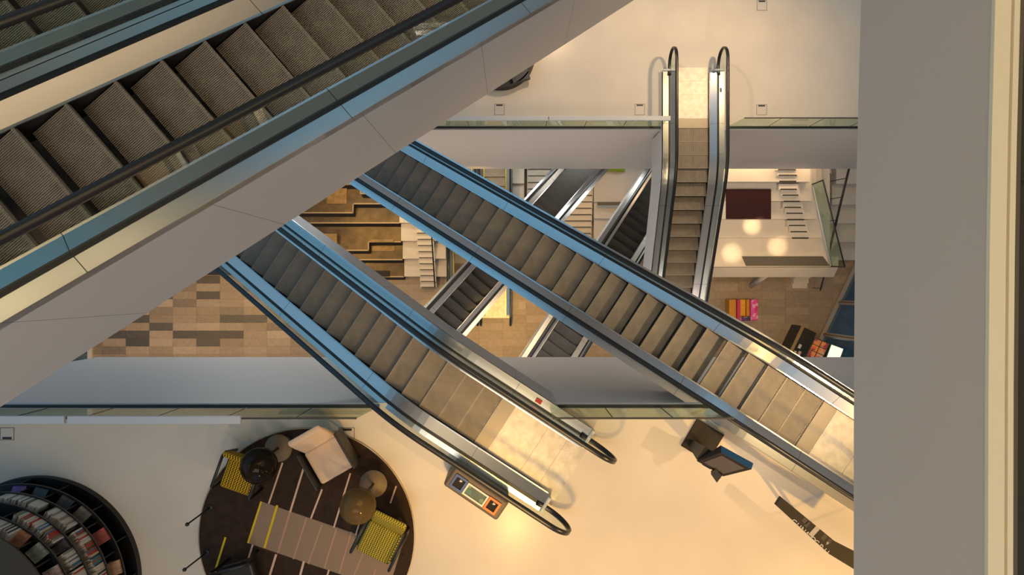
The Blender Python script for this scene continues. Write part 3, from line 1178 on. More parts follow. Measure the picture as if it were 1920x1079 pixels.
for si, ad, nm, lab, c in FRONT:
    a = R(ad)
    r = shelf_r[si] - .12
    root = thing('display_book', lab, 'book', (BC.x + r * math.cos(a), BC.y + r * math.sin(a), L3 + shelf_z[si] + .001), a + math.pi / 2, 'books shown cover up on the round bookcase')
    m = MB()
    m.hull([(-.12, -.09, .0), (.12, -.09, .0), (.12, .08, .0), (-.12, .08, .0)], [(-.12, -.085, .022), (.12, -.085, .022), (.12, .085, .13), (-.12, .085, .13)])
    m.build('cover', pbr('cover_' + nm, c, .4, vary=.5, vscale=14), root)
    m = MB()
    m.hull([(-.12, .081, .0), (.12, .081, .0), (.12, .086, .0), (-.12, .086, .0)], [(-.12, .083, .128), (.12, .083, .128), (.12, .092, .132), (-.12, .092, .132)])
    m.build('page_edge', BM['page'], root)

# ------------------------------------------------------------------ recycling bin
bc = at(893, 926, L3 + .70)
root = thing('recycling_bin', 'brown three-way recycling bin with blue, white and orange frames beside the lit escalator', 'bin', (bc.x, bc.y, L3), R(-34.2))
m = MB()
H = .70
m.prism([(-.565, -.205), (.565, -.205), (.565, .195), (-.565, .195)], 0, H)
m.build('casing', M['bin'], root, bevel=.05, seg=4)


def frame(mb, x0, x1, y0, y1, t, z, mi=0, h=.03):
    mb.box(x0, x1, y0, y0 + t, z, z + h, mi)
    mb.box(x0, x1, y1 - t, y1, z, z + h, mi)
    mb.box(x0, x0 + t, y0 + t, y1 - t, z, z + h, mi)
    mb.box(x1 - t, x1, y0 + t, y1 - t, z, z + h, mi)


for nm, x0, x1, y0, y1, t, mt, ins in (('blue_frame', -.475, -.225, -.145, .105, .038, 'blue', 'void'), ('white_frame', -.215, .215, -.135, .09, .03, 'white', 'teal'),
                                       ('orange_frame', .225, .465, -.14, .10, .038, 'orange', 'void')):
    m = MB()
    frame(m, x0, x1, y0, y1, t, H - .004)
    f = part(m.build(nm, M[mt], root), nm.replace('_', ' ') + (' round a teal printed panel' if ins == 'teal' else ' round a dark opening'))
    m = MB()
    m.box(x0 + t, x1 - t, y0 + t, y1 - t, H - .002, H + .006)
    m.build('panel' if ins == 'teal' else 'opening', M[ins], f)
    if ins == 'void':
        m = MB()
        cx = (x0 + x1) / 2
        m.hull([(cx - .02, y1 - .10, H + .006), (cx + .03, y1 - .09, H + .006), (cx + .04, y1 - .055, H + .006), (cx - .01, y1 - .05, H + .006)],
               [(cx - .015, y1 - .095, H + .02), (cx + .025, y1 - .085, H + .016), (cx + .03, y1 - .06, H + .03), (cx - .01, y1 - .06, H + .02)])
        m.build('crumpled_paper', M['white'], f)
m = MB()
for x in (-.40, 0, .33):
    for k in range(3):
        m.box(x - .04 + k * .03, x - .02 + k * .03, .1952, .1975, .52 - .01 * (k % 2), .56)
m.build('pictogram', M['white'], root)

# ------------------------------------------------------------------ screen kiosk
kc = at(1318, 827, L3 + .05)
root = thing('screen_kiosk', 'dark kiosk with a tilted grey touch screen and blue edge on the pale floor', 'kiosk', (kc.x, kc.y, L3), R(-31))
m = MB()
m.box(-.29, .29, -.29, .29, 0, .04)
m.build('base_plate', M['darkwood'], root, bevel=.008)


def kpt(px, py, z):
    p = at(px, py, L3 + z)
    d = Vector((p.x - kc.x, p.y - kc.y))
    c, s_ = math.cos(R(31)), math.sin(R(31))
    return (d.x * c - d.y * s_, d.x * s_ + d.y * c, z)


m = MB()
m.hull([kpt(1290, 835, .04), kpt(1313, 848, .04), kpt(1320, 838, .04), kpt(1297, 825, .04)], [kpt(1306, 862, .95), kpt(1330, 874, .95), kpt(1344, 852, .97), kpt(1322, 838, .97)])
m.build('stand', M['frame_dark'], root)
f0 = [kpt(1308, 866, 1.02), kpt(1356, 894, 1.0), kpt(1409, 881, 1.24), kpt(1352, 849, 1.26)]
b0 = [(p[0], p[1], p[2] - .06) for p in f0]
b0[2] = kpt(1412, 869, 1.18)
b0[3] = kpt(1351, 836, 1.20)
m = MB()
m.hull(b0, f0)
sc = m.build('screen_housing', M['darkwood'], root)
m = MB()


def lerp(a, b, t):
    return tuple(a[i] + (b[i] - a[i]) * t for i in range(3))


def onface(u, v, off):
    p = lerp(lerp(f0[0], f0[1], u), lerp(f0[3], f0[2], u), v)
    return (p[0], p[1], p[2] + off)


m.hull([onface(.12, .12, .0), onface(.88, .12, .0), onface(.88, .88, .0), onface(.12, .88, .0)], [onface(.12, .12, .006), onface(.88, .12, .006), onface(.88, .88, .006), onface(.12, .88, .006)])
part(m.build('screen', M['screen'], sc), 'grey screen')
m = MB()
e0, e1 = lerp(f0[3], f0[2], -.0), lerp(f0[3], f0[2], 1.0)
g0, g1 = kpt(1352.5, 836.5, 1.205), kpt(1412.5, 869.5, 1.185)
m.hull([e0, e1, (e1[0], e1[1], e1[2] - .05), (e0[0], e0[1], e0[2] - .05)], [g0, g1, (g1[0], g1[1], g1[2] - .05), (g0[0], g0[1], g0[2] - .05)])
part(m.build('edge_strip', M['bluegrad'], sc), 'blue top edge of the screen')
m = MB()
m.hull([kpt(1333, 884, .93), kpt(1344, 892, .93), kpt(1353, 884, .93), kpt(1341, 877, .93)], [kpt(1333, 890, 1.06), kpt(1344, 906, 1.06), kpt(1354, 893, 1.08), kpt(1341, 880, 1.08)])
part(m.build('card_reader', M['black'], root), 'small black card reader box')
m = MB()
m.hull([kpt(1316, 872, .94), kpt(1332, 881, .94), kpt(1335, 877, .95), kpt(1319, 868, .95)], [kpt(1316, 872, .97), kpt(1332, 881, .97), kpt(1335, 877, .98), kpt(1319, 868, .98)])
m.build('reader_tray', M['black'], root)

# ------------------------------------------------------------------ dark lettered sign wall beside the parapet
ZS = L3 + 1.0
edge_lo = [at(1455, 948, ZS), at(1502, 984, ZS), at(1555, 1040, ZS), at(1640, 1092, ZS)]
edge_up = [at(1465, 933, ZS), at(1515, 970, ZS), at(1568, 1018, ZS), at(1660, 1065, ZS)]
sc0 = edge_lo[0]
root = thing('sign_wall', 'dark brown folded sign wall with cut-off white letters near the grey parapet', 'sign', (sc0.x, sc0.y, L3))
loc = lambda p: (p.x - sc0.x, p.y - sc0.y)
m = MB()
lo_, up_ = [loc(p) for p in (edge_lo[0], edge_lo[2])], [loc(p) for p in (edge_up[0], edge_up[2])]
m.prism([lo_[0], lo_[1], up_[1], up_[0]], .92, 1.0)
m.build('board', M['darkwood'], root)
m = MB()
lo2, up2 = [loc(p) for p in (edge_lo[2], edge_lo[3])], [loc(p) for p in (edge_up[2], edge_up[3])]
m.prism([lo2[0], lo2[1], up2[1], up2[0]], .92, .999)
m.build('folded_board', M['darkwood'], root)
for t in (.62, .95):
    m = MB()
    px_, py_ = [(lo_[0][i] + up_[0][i]) / 2 * (1 - t) + (lo_[1][i] + up_[1][i]) / 2 * t for i in (0, 1)]
    m.tube([(px_, py_, 0), (px_, py_, .92)], .03, 10)
    m.build('post', M['black'], root)
d0 = Vector(lo_[1]) - Vector(lo_[0])
Ld = d0.length
d0.normalize()
n0 = Vector((-d0.y, d0.x))
ang = math.atan2(d0.y, d0.x)


def slab(mb, u, v, su, sv, z0, z1, mi=0):
    p = Vector(lo_[0]) + d0 * u + n0 * v
    mb.box(0, su, 0, sv, z0, z1, mi, rot=ang, about=(p.x, p.y))


m = MB()
slab(m, Ld * .60, .012, .085, .19, 1.0, 1.0025)
part(m.build('pale_label', M['rug_w'] if False else pbr('pale_label', (.42, .37, .34), .6), root), 'pale rectangular label')
m = MB()
for (u, v, a, b) in ((.40, .10, .10, .08), (.47, .07, .06, .10), (.76, .10, .07, .10), (.85, .11, .07, .09)):
    slab(m, Ld * u, v, a, b, 1.0, 1.0012)
m.build('faded_print', pbr('faded_print', (.04, .031, .026), .6), root)


def letter(ch, u, v, size, clip, parent, mt):
    cu = bpy.data.curves.new('letter', 'FONT')
    cu.body = ch
    cu.size = size
    cu.extrude = .002
    tmp = bpy.data.objects.new('letter_source', cu)
    COL.objects.link(tmp)
    dg = bpy.context.evaluated_depsgraph_get()
    me = bpy.data.meshes.new_from_object(tmp.evaluated_get(dg))
    bpy.data.objects.remove(tmp)
    bpy.data.curves.remove(cu)
    bm = bmesh.new()
    bm.from_mesh(me)
    if clip:
        bmesh.ops.bisect_plane(bm, geom=bm.verts[:] + bm.edges[:] + bm.faces[:], plane_co=(0, clip, 0), plane_no=(0, 1, 0), clear_inner=True)
    bmesh.ops.translate(bm, verts=bm.verts, vec=(0, -clip, 0))
    bm.to_mesh(me)
    bm.free()
    me.materials.clear()
    me.materials.append(mt)
    o = bpy.data.objects.new('letter', me)
    p = Vector(lo_[0]) + d0 * u + n0 * v
    o.location = (p.x, p.y, 1.0032)
    o.rotation_euler = (0, 0, ang)
    o.parent = parent
    COL.objects.link(o)
    return o


for ch, u in (('C', .30), ('U', .385), ('N', .465), ('A', .545), ('O', .65), ('C', .72), ('P', .815), ('U', .905)):
    letter(ch, Ld * u, .004, .125, .05, root, BM['white'])
letter('9', Ld * .86, .085, .075, 0, root, BM['white'])

# ------------------------------------------------------------------ floor sockets
def socket(label, x0, y0, x1, y1, z, slot='top'):
    a, b = at(x0, y0, z), at(x1, y1, z)
    cx, cy, w, d = (a.x + b.x) / 2, (a.y + b.y) / 2, abs(b.x - a.x), abs(a.y - b.y)
    root = thing('floor_socket', label, 'floor socket', (cx, cy, z), 0, 'floor sockets')
    m = MB()
    frame(m, -w / 2, w / 2, -d / 2, d / 2, .014, .0005, h=.003)
    m.build('joint', M['socket_line'], root)
    m = MB()
    m.box(-w / 2 + .014, w / 2 - .014, -d / 2 + .014, d / 2 - .014, .0005, .003)
    m.build('lid', M['socket'], root)
    m = MB()
    yy = d / 2 - .05 if slot == 'top' else -d / 2 + .03
    m.box(-w * .32, w * .32, yy - .012, yy + .03, .003, .005)
    m.build('cable_slot', M['black'], root)


socket('floor socket at the upper photo edge, beyond the tall-ended escalator', 1419, 0, 1438, 20, L2)
socket('floor socket on the far floor just behind the bare glass railing', 1418, 196, 1438, 216, L2)
socket('floor socket on the far floor beside the tall-ended escalator, behind pale rail', 1190, 195, 1209, 216, L2)
socket('floor socket on the far floor beside the large overhead escalator', 927, 195, 946, 216, L2)
socket('floor socket on the lounge floor above the round bookcase', 0, 802, 27, 826, L3, 'bottom')
socket('floor socket touching the round rug, behind the pale linen armchair', 635, 802, 665, 824, L3)

# ------------------------------------------------------------------ round black display on the far floor
dc = at(939, 100, L2 + .3)
root = thing('round_display', 'round black display unit on the far floor, half hidden by the overhead escalator', 'display unit', (dc.x, dc.y, L2))
m = MB()
m.lathe([(1.02, 0), (1.0, .30), (.96, .30), (.93, .12), (0, .12)], 0, 0, 64, smooth=False)
m.build('drum', M['blackshelf'], root)
m = MB()
m.box(.1, .62, -.95, -.35, .12, .30, rot=.3)
m.build('printed_panel', patch_mat('violet_print', ((.03, .03, .04), (.055, .045, .075), (.045, .045, .055), (.10, .09, .12)), 5), root)


# ------------------------------------------------------------------ ground floor: bronze seating steps
def pl(pts, z):
    return [at(x, y, z)[:] for x, y in pts]


root = thing('seating_steps', 'dark bronze stepped seating with jutting tiers and lit-toned panels, deep on the ground floor', 'seating steps', (0, 0, 0))
TIERS = [(.40, [(560, 520), (758, 520)]), (.80, [(540, 488), (757, 488)]), (1.20, [(520, 470.5), (692, 470.5), (692, 454.5), (755, 454.5)]),
         (1.60, [(500, 419), (752, 419)]), (2.00, [(500, 400), (663, 400), (663, 383), (748, 383)]), (2.40, [(500, 347), (677, 347), (677, 364), (745, 364)])]
for z, fr in TIERS:
    edge = [(min(p[0], -5.34), p[1]) for p in pl(fr, z)]
    back = 5.6
    m = MB()
    poly = edge + [(edge[-1][0], back), (edge[0][0], back)]
    bot = [(x, y - .13 if y < back else y, z - .4) for x, y in poly]  # riser foot pushed forward so the painted shade band shows
    b = len(m.v)
    n = len(poly)
    m.v += bot + [(x, y, z) for x, y in poly]
    m.face([b + n + i for i in range(n)], 0)
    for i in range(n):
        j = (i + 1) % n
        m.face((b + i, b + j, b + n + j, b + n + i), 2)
    for p, q in zip(edge[:-1], edge[1:]):
        if abs(p[1] - q[1]) < 1e-3:
            m.box(min(p[0], q[0]), max(p[0], q[0]), p[1] - .01, p[1] + .05, z, z + .012, 1)
        else:
            m.box(p[0] - .05, p[0], min(p[1], q[1]), max(p[1], q[1]), z, z + .012, 1)
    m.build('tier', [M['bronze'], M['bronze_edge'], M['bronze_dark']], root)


def gbox(mb, x0, y0, x1, y1, z0, z1, mi=0, top=None):
    a, b = at(x0, y0, z1), at(x1, y1, z1)
    mb.box(min(a.x, b.x), max(a.x, b.x), min(a.y, b.y), max(a.y, b.y), z0, z1, mi, top=top)


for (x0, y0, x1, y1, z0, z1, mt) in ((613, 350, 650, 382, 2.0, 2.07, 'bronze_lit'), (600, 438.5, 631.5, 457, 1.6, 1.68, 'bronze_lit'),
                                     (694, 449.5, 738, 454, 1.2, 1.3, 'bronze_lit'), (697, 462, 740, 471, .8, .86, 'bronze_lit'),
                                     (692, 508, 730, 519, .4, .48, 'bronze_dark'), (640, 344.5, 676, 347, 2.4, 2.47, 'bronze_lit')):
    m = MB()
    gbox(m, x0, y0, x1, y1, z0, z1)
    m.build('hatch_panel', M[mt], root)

# white platforms with the narrow stair
root = thing('white_platforms', 'pale stepped platforms right beside the dark bronze seating', 'seating steps', (0, 0, 0))
for z, x0, x1, y in ((.45, 758, 838, 519), (.90, 755, 836, 485.5), (1.35, 752, 834, 452), (1.80, 749, 830, 418)):
    a, b = at(x0, y, z), at(x1, y, z)
    m = MB()
    m.box(a.x, b.x, a.y, 4.7, z - .45, z)
    m.box(a.x, b.x, a.y - .002, a.y + .02, z - .06, z - .03, 1)
    m.build('platform', [M['terrace'], M['stone_g']], root)


def stair(label, x0, x1, y0, n, run, z0, rise, mat='terrace', line=True, lift=0.0):
    root = thing('white_stair', label, 'stair', ((x0 + x1) / 2, y0, 0))
    w = (x1 - x0) / 2
    for i in range(n):
        m = MB()
        m.box(-w, w, i * run, (i + 1) * run + .0, 0 if i == 0 else z0 + i * rise + lift - .02, z0 + (i + 1) * rise + lift)
        if line:
            m.box(-w + .04, w - .04, i * run - .004, i * run + .035, z0 + (i + 1) * rise + lift - .03, z0 + (i + 1) * rise + lift + .004, 1)  # dark strip painted in for the shadow gap at each tread
        m.build('step', [M[mat], M['frame_dark']], root)
    return root


stair('narrow white stair running down the pale platforms', -4.53, -3.74, .0, 13, .285, .0, .148, lift=.2)
root = thing('stair_handrail', 'thin black handrail along the narrow white stair', 'handrail', (-3.74, 0, 0))
m = MB()
m.tube([(0, .02, .95), (0, 3.6, 2.85)], .035, 8)
m.build('rail', M['black'], root)
for k in range(4):
    m = MB()
    m.tube([(.0, .25 + k * 1.0, .1 + k * .52), (0, .25 + k * 1.0, 1.06 + k * .53)], .015, 6)
    m.build('post', M['black'], root)

# block, wide stair and grey platforms beyond the small escalators
root = thing('white_block', 'white stepped block between the ground escalator and the wide lit stair', 'block', (0, 0, 0))
for (x0, y0, x1, y1, z0, z1) in ((961, 344, 983, 415, 0, .9), (961, 300, 983, 344, 0, 1.4)):
    m = MB()
    gbox(m, x0, y0, x1, y1, z0, z1)
    m.build('block', M['terrace'], root)
sx0, sx1 = at(988, 400, .8).x, at(1112, 400, .8).x
stair('wide white stair glowing under a warm lamp, deep beneath the small escalator', sx0, sx1, at(0, 450, .1).y, 13, .3, .0, .1)
root = thing('stair_handrail', 'black handrail at the edge of the wide glowing white stair', 'handrail', (sx0 - .07, 0, 0))
m = MB()
m.tube([(0, 2.4, 1.0), (0, 6.2, 2.2)], .035, 8)
m.build('rail', M['black'], root)
for k in range(3):
    m = MB()
    m.tube([(0, 2.6 + k * 1.5, 0), (0, 2.6 + k * 1.5, 1.06 + .47 * k)], .015, 6)
    m.build('post', M['black'], root)
root = thing('grey_platforms', 'plain grey-white low platforms between the two small diagonal escalators', 'seating steps', (0, 0, 0))
for z, y in ((.25, 485), (.5, 448), (.75, 410), (1.0, 379)):
    a, b = at(1113, y, z), at(1232, y, z)
    m = MB()
    m.box(a.x + .02, b.x, a.y, 6.5, z - .25, z)
    m.build('platform', M['paint'], root)
root = thing('bench', 'slim grey bench on the grey-white low platforms', 'bench', (*at(1145, 381, 1.3), 1.0))
m = MB()
m.box(-.62, .62, -.10, .06, .20, .26)
m.build('seat', M['greyramp'], root)
for x in (-.5, .5):
    m = MB()
    m.box(x - .03, x + .03, -.08, .04, 0, .20)
    m.build('leg', M['frame_dark'], root)
root = thing('bench', 'green bench just under the far floor edge, above the grey-white platforms', 'bench', (*at(1154, 318, 1.5), 1.0))
m = MB()
m.box(-.48, .48, -.08, .35, .30, .45)
m.build('seat', M['green'], root, bevel=.03)
m = MB()
m.box(-.44, .44, -.02, .30, 0, .30)
m.build('base', M['frame_dark'], root)

# ------------------------------------------------------------------ white terraces on the right
root = thing('white_terrace', 'big white stepped terrace with soft light pools beside the tall-ended escalator', 'terrace', (0, 0, 0))
for z, y, xr_ in ((3.2, 501, 1556), (3.6, 446, 1541), (4.0, 411, 1531), (4.4, 377, 1522), (4.8, 341, 1519)):
    a, b = at(1285, y, z), at(xr_, y, z)
    m = MB()
    m.box(7.3, b.x, a.y, 6.2, z - .42, z)
    m.build('tier', M['terrace'], root)
m = MB()
t0, t1 = at3(1285, 501, 3.2), at3(1572, 501, 3.2)
u0, u1 = at3(1285, 520, 2.5), at3(1563, 520, 2.5)
bk = 1.4
m.hull([(7.3, u0.y, 2.5), (u1.x, u1.y, 2.5), (u1.x, bk, 2.5), (7.3, bk, 2.5)], [(7.3, t0.y, 3.195), (t1.x, t1.y, 3.195), (t1.x, bk, 3.195), (7.3, bk, 3.195)])
m.build('front_fascia', M['terrace'], root)
m = MB()
m.box(7.3, t1.x + .22, t0.y - .012, t0.y + .0, 3.19, 3.24)
m.build('front_edge', M['frame_dark'], root)
m = MB()
s0, s1 = at3(1408, 537, 0), at3(1444, 512, 2.6)
m.tube([s0, s1], .11, 10)
m.build('strut', M['terrace'], root)
root = thing('floor_mat', 'grey slanted mat at the front edge of the white terrace', 'mat', (0, 0, 0))
m = MB()
m.prism(pl([(1399, 499), (1556, 499), (1543, 481), (1391, 481)], 3.22), 3.202, 3.225)
o = m.build('sheet', M['greyramp'], root)
root = thing('maroon_board', 'dark maroon rectangular board lying on the white terrace', 'board', (0, 0, 0))
m = MB()
gbox(m, 1362, 355, 1446, 411, 4.402, 4.50)
m.build('sheet', M['maroon'], root, bevel=.01)
root = thing('white_block', 'small bright white block next to the maroon board', 'block', (0, 0, 0))
m = MB()
gbox(m, 1349, 377.5, 1361, 411, 4.402, 4.75)
m.build('body', M['terrace'], root, bevel=.01)
for lab, zb, rows in (('short white steps with dark riser-gap lines on the lower terrace tier', 3.6, ((447.3, 1485, 1516), (435.7, 1482, 1513), (424, 1479, 1510))),
                     ('short white steps with dark riser-gap lines on the middle terrace tier', 4.0, ((412.6, 1476, 1507.6), (401, 1474, 1505), (390, 1470.6, 1502))),
                     ('short white steps with dark riser-gap lines right of the maroon board', 4.4, ((378.5, 1469, 1499.5), (367, 1467, 1497), (356, 1463, 1494))),
                     ('short white steps with dark riser-gap lines at the back of the terrace, under the far floor', 4.8, ((341, 1461, 1493), (329.6, 1460, 1494), (319, 1459, 1492)))):
    root = thing('step_block', lab, 'steps', (0, 0, 0))
    for i, (y, x0, x1) in enumerate(rows):
        z = zb + .133 * i
        a, b = at(x0, y, z), at(x1, y, z)
        m = MB()
        if i:
            m.box(a.x - .06, b.x + .06, a.y, at(0, rows[2][0] - 11.6, z).y - .01, zb + .002, z)
        m.box(a.x, b.x, a.y - .02 if i == 0 else a.y - .006, a.y + .045, z - .02 if i else z + .0015, z + .005, 1)  # dark strips painted in for the shaded riser gaps
        m.build('step', [M['terrace'], M['frame_dark']], root)
# glass screen along the terrace side
root = thing('glass_screen', 'slanting green glass screen along the side of the white terrace', 'glass screen', (0, 0, 0))
g = [at3(1523, 346, 4.42), at3(1558, 500, 3.22), at3(1584, 501, 4.25), at3(1543, 338, 5.45)]
m = MB()
m.hull([tuple(p) for p in g], [(p.x + .012, p.y, p.z) for p in g])
m.build('pane', M['rglass'], root)
for i, j in ((3, 2), (2, 1), (0, 3)):
    m = MB()
    m.tube([g[i], g[j]], .03, 6)
    m.build('edge', M['frame_dark'], root)
m = MB()
m.tube([g[0], g[1]], .05, 6)
m.build('base_strip', M['cap'], root)
# pale seating tiers and stair beyond the screen
root = thing('pale_tiers', 'bluish pale seating tiers behind the glass screen, at the parapet edge', 'seating steps', (0, 0, 0))
for z, y, x in ((.5, 488, 1541), (.95, 454, 1547), (1.4, 419, 1553), (1.85, 384, 1560), (2.3, 345, 1568)):
    a = at(x, y, z)
    m = MB()
    m.box(a.x, 17.55 + .38 * (z / .45), a.y, 6.3, z - .45, z)
    m.build('tier', M['terrace'], root)
stair('pale narrow stair seen through the slanting glass screen', at(1525, 400, 1.6).x, at(1546, 400, 1.6).x, at(0, 443, 1.0).y, 10, .31, .55, .17)
root = thing('stair_handrail', 'black handrail slanting over the pale narrow stair by the glass screen', 'handrail', (0, 0, 0))
m = MB()
h0, h1 = at3(1551, 487, 2.0), at3(1592, 316, 3.9)
m.tube([h0, h1], .05, 8)
m.build('rail', M['black'], root)
for t in (.2, .45, .7, .9):
    p = h0.lerp(h1, t)
    m = MB()
    m.tube([p, (p.x - .55, p.y - .05, p.z - .9)], .018, 6)
    m.build('bracket', M['black'], root)
root = thing('white_stair', 'two white steps emerging from under the white terrace', 'stair', (*at(1500, 541, .2), 0))
for i in range(4):
    m = MB()
    m.box(-.37, .37, i * .25, 1.1, i * .17, (i + 1) * .17)
    m.build('step', M['terrace'], root)
root = thing('stair_handrail', 'short black handrail on the stone floor beside the two white steps', 'handrail', (0, 0, 0))
m = MB()
m.tube([at3(1538, 545, .85), at3(1546, 515, 1.2)], .035, 8)
m.build('rail', M['black'], root)
for t in (.15, .85):
    p = at3(1538, 545, .85).lerp(at3(1546, 515, 1.2), t)
    m = MB()
    m.tube([p, (p.x, p.y, 0)], .015, 6)
    m.build('post', M['black'], root)

# ------------------------------------------------------------------ pink and amber booth, counter, light box, sofa
bo = at(1394, 582, .6)
root = thing('booth_seat', 'pink and amber open booth with orange cushions on the stone floor', 'booth', (bo.x, bo.y, 0))
S = (EYE - .6) / FOC
for nm, x0, x1, y0, y1, z0, z1, mt in (('side_shelf', -27, -14, -20, 20, 0, .62, 'amber'), ('side_panel', -13.8, -8, -20, 20, 0, .78, 'crimson'),
                                       ('wing_panel', 12.5, 26, -19, 20, 0, .70, 'magenta'), ('front_panel', -7.8, 12.3, -20, -12, 0, .66, 'purple'),
                                       ('seat', -7.8, 6, -11.5, 20, 0, .45, 'amber2'), ('inner_wall', 6.2, 12.3, -11.5, 20, 0, .55, 'amber')):
    m = MB()
    m.box(x0 * S, x1 * S, y0 * S, y1 * S, z0, z1)
    if nm == 'seat':
        m.box(-6.5 * S, 5 * S, -10 * S, 9 * S, .45, .50)
        m.box(-6.5 * S, 5 * S, 10.5 * S, 19 * S, .45, .50)
    m.build(nm, M[mt], root, bevel=.015)
co = at(1523, 628, 1.0)
root = thing('counter', 'dark information counter with an oak edge and slanted leaflet rack by the tall glazing', 'counter', (co.x, co.y, 0), math.atan2(-.90, -.43))
# local x runs along the counter, local y towards the glazing
S = (EYE - 1.0) / FOC
m = MB()
m.box(-6 * S, 95 * S, -27 * S, 6 * S, 0, 1.0)
m.build('body', M['black'], root)
m = MB()
m.box(-6 * S, 95 * S, -25.5 * S, -19.5 * S, 1.0, 1.02)
m.build('oak_edge', M['oak'], root)
m = MB()
m.hull([(2 * S, 6.2 * S, 0), (95 * S, 6.2 * S, 0), (95 * S, 33 * S, 0), (2 * S, 33 * S, 0)], [(2 * S, 6.2 * S, 1.0), (95 * S, 6.2 * S, 1.0), (95 * S, 33 * S, 1.22), (2 * S, 33 * S, 1.22)])
m.build('leaflet_rack', M['frame_dark'], root)
ca, sa = math.cos(root.rotation_euler.z), math.sin(root.rotation_euler.z)
lm = {}
for r in range(2):
    for k in range(5):
        x0, y0 = (4 + k * 12) * S, (8 + r * 12.5) * S
        zt_ = lambda yy: 1.0 + .22 * (yy / S - 6.2) / 26.8 + .004
        m = MB()
        x1, y1 = x0 + 10.5 * S, y0 + 10.8 * S
        m.hull([(x0, y0, zt_(y0)), (x1, y0, zt_(y0)), (x1, y1, zt_(y1)), (x0, y1, zt_(y1))], [(x0, y0, zt_(y0) + .01), (x1, y0, zt_(y0) + .01), (x1, y1, zt_(y1) + .01), (x0, y1, zt_(y1) + .01)])
        o = m.build('leaflet', M['leaflet'], None, (co.x, co.y, 0), root.rotation_euler.z)
        tag(o, 'red and orange printed leaflet on the slanted rack of the dark counter', 'leaflet', 'leaflets on the counter rack')
for k, (x, y) in enumerate(((30, -12), (42, -7), (45, -15))):
    m = MB()
    m.box((x - 4) * S, (x + 4) * S, (y - 2.5) * S, (y + 2.5) * S, 1.002, 1.03)
    o = m.build('paper_stack', M['linen'] if k else M['white'], None, (co.x, co.y, 0), root.rotation_euler.z)
    tag(o, ('pale paper stack nearest the leaflets on the dark counter', 'greyish paper stack in the middle of the dark counter', 'greyish paper stack beside the oak edge of the counter')[(1, 0, 2)[k]], 'paper stack')
lb = at(1566, 664, .3)
root = thing('light_box', 'glowing white box outside the tall glazing near the counter', 'light box', (lb.x, lb.y, -.15), R(-20))
m = MB()
m.box(-.34, .34, -.40, .40, 0, .4)
m.build('housing', M['beige'], root)
m = MB()
m.box(-.30, .30, -.36, .36, .4, .43)
m.build('lit_panel', M['lightbox'], root)
so = at(402, 505, .5)
root = thing('sofa', 'dark navy sofa on the stone floor between the overhead and the lit escalator', 'sofa', (so.x, so.y, 0))
m = MB()
m.box(-.75, 1.0, -.28, .5, .12, .46)
m.build('seat', M['navy'], root, bevel=.04)
m = MB()
m.box(-.75, 1.0, .3, .5, .46, .8)
m.build('backrest', M['navy'], root, bevel=.04)
m = MB()
m.box(-.7, .95, -.22, .45, 0, .12)
m.build('base', M['black'], root)
root = thing('white_block', 'white low block at the end of the dark navy sofa', 'block', (*at(366, 514, .3), 0))
m = MB()
m.box(-.5, .20, -.12, .5, 0, .4)
m.build('body', M['terrace'], root, bevel=.01)
root = thing('floor_hatch', 'pale square hatch in the stone floor beside the ground escalator foot', 'hatch', (*at(979, 573, .01), 0))
m = MB()
m.box(-.18, .18, -.19, .19, .001, .008)
m.build('lid', M['stone_l'], root)

# ------------------------------------------------------------------ tall glazing of the ground floor
w0, w1 = at(1598, 500, 0), at(1480, 748, 0)
wd = (w1 - w0)
wlen = wd.length
wang = math.atan2(wd.y, wd.x)
win = bpy.data.objects.new('window_1', None)
win.location = (w0.x, w0.y, 0)
win.rotation_euler = (0, 0, wang)
COL.objects.link(win)
tag(win, kind='structure')


def along(px, py):
    p = at(px, py, 0) - w0
    return p.dot(wd.normalized())


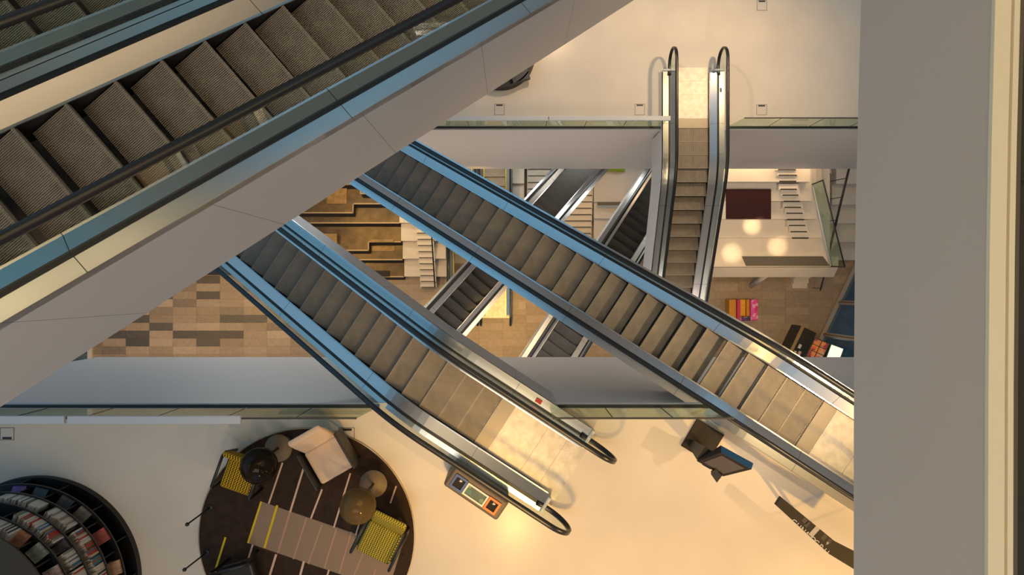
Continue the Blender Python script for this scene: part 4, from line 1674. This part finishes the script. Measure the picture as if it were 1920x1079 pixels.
m = MB()
m.box(-2, wlen, -.02, .30, 0, .16)
m.build('sill', M['beige'], win)
muls = [-1.4, along(1568, 566), along(1541, 626), along(1514, 686)]
for x in muls:
    m = MB()
    m.box(x - .10, x + .10, .08, .28, .16, 11.5)
    m.box(x - .015, x + .015, .05, .08, .16, 11.5, 1)
    m.build('mullion', [M['beige'], M['brown_edge']], win)
for x0, x1 in zip(muls[:-1], muls[1:]):
    m = MB()
    m.box(x0 + .1, x1 - .1, .17, .19, .16, 11.5)
    m.build('pane', M['window'], win)
m = MB()
m.tube([(along(1586, 524), .4, .2), (along(1577, 546), .6, 1.2)], .06, 6)
m.build('brace', M['black'], win)
m = MB()
m.tube([(along(1587, 524), .4, .2), (along(1590, 520) + .9, 1.3, 2.2)], .06, 6)
m.build('brace', M['black'], win)
win = bpy.data.objects.new('window_2', None)
win.location = (-21.05, -3, 0)
COL.objects.link(win)
tag(win, kind='structure')
m = MB()
m.box(-.10, .12, -4, 6, 0, .12)
m.build('sill', M['white'], win)
m = MB()
m.box(-.14, -.12, -4, 6, .12, 8)
m.build('pane', M['window'], win)
m = MB()
m.box(-.22, -.08, .4, .52, .12, 8)
m.build('mullion', M['cap'], win)
m = MB()
m.quad([(-60, -14, -.15), (-21.2, -14, -.15), (-21.2, 10, -.15), (-60, 10, -.15)])
tag(m.build('ground_court', M['pave']), kind='structure')
# unseen glow panels added above the camera for warm streaks in the steel
for i, (x, y, a) in enumerate(((3.2, 6.2, 41), (5.4, 8.2, 41), (7.6, 10.0, 41), (9.4, 12.2, 41), (1.0, 4.2, 41), (-8, -9, 0), (-5.6, 4.6, 41), (-3.2, 6.4, 41), (-.8, 8.2, 41), (0, -10, 0), (7, -9, 0), (-9, 1, 90), (10, 0, 90))):
    root = thing('glow_panel', 'flat warm glow panel added out of view above the atrium', 'glow panel', (x, y, 38.42), R(a), 'added glow panels')
    m = MB()
    m.box(-.65, .65, -2, 2, 0, .07)
    m.build('housing', M['cap'], root)
    m = MB()
    m.box(-.62, .62, -1.95, 1.95, -.012, -.001)
    m.build('glow_face', M['panel_glow'], root)
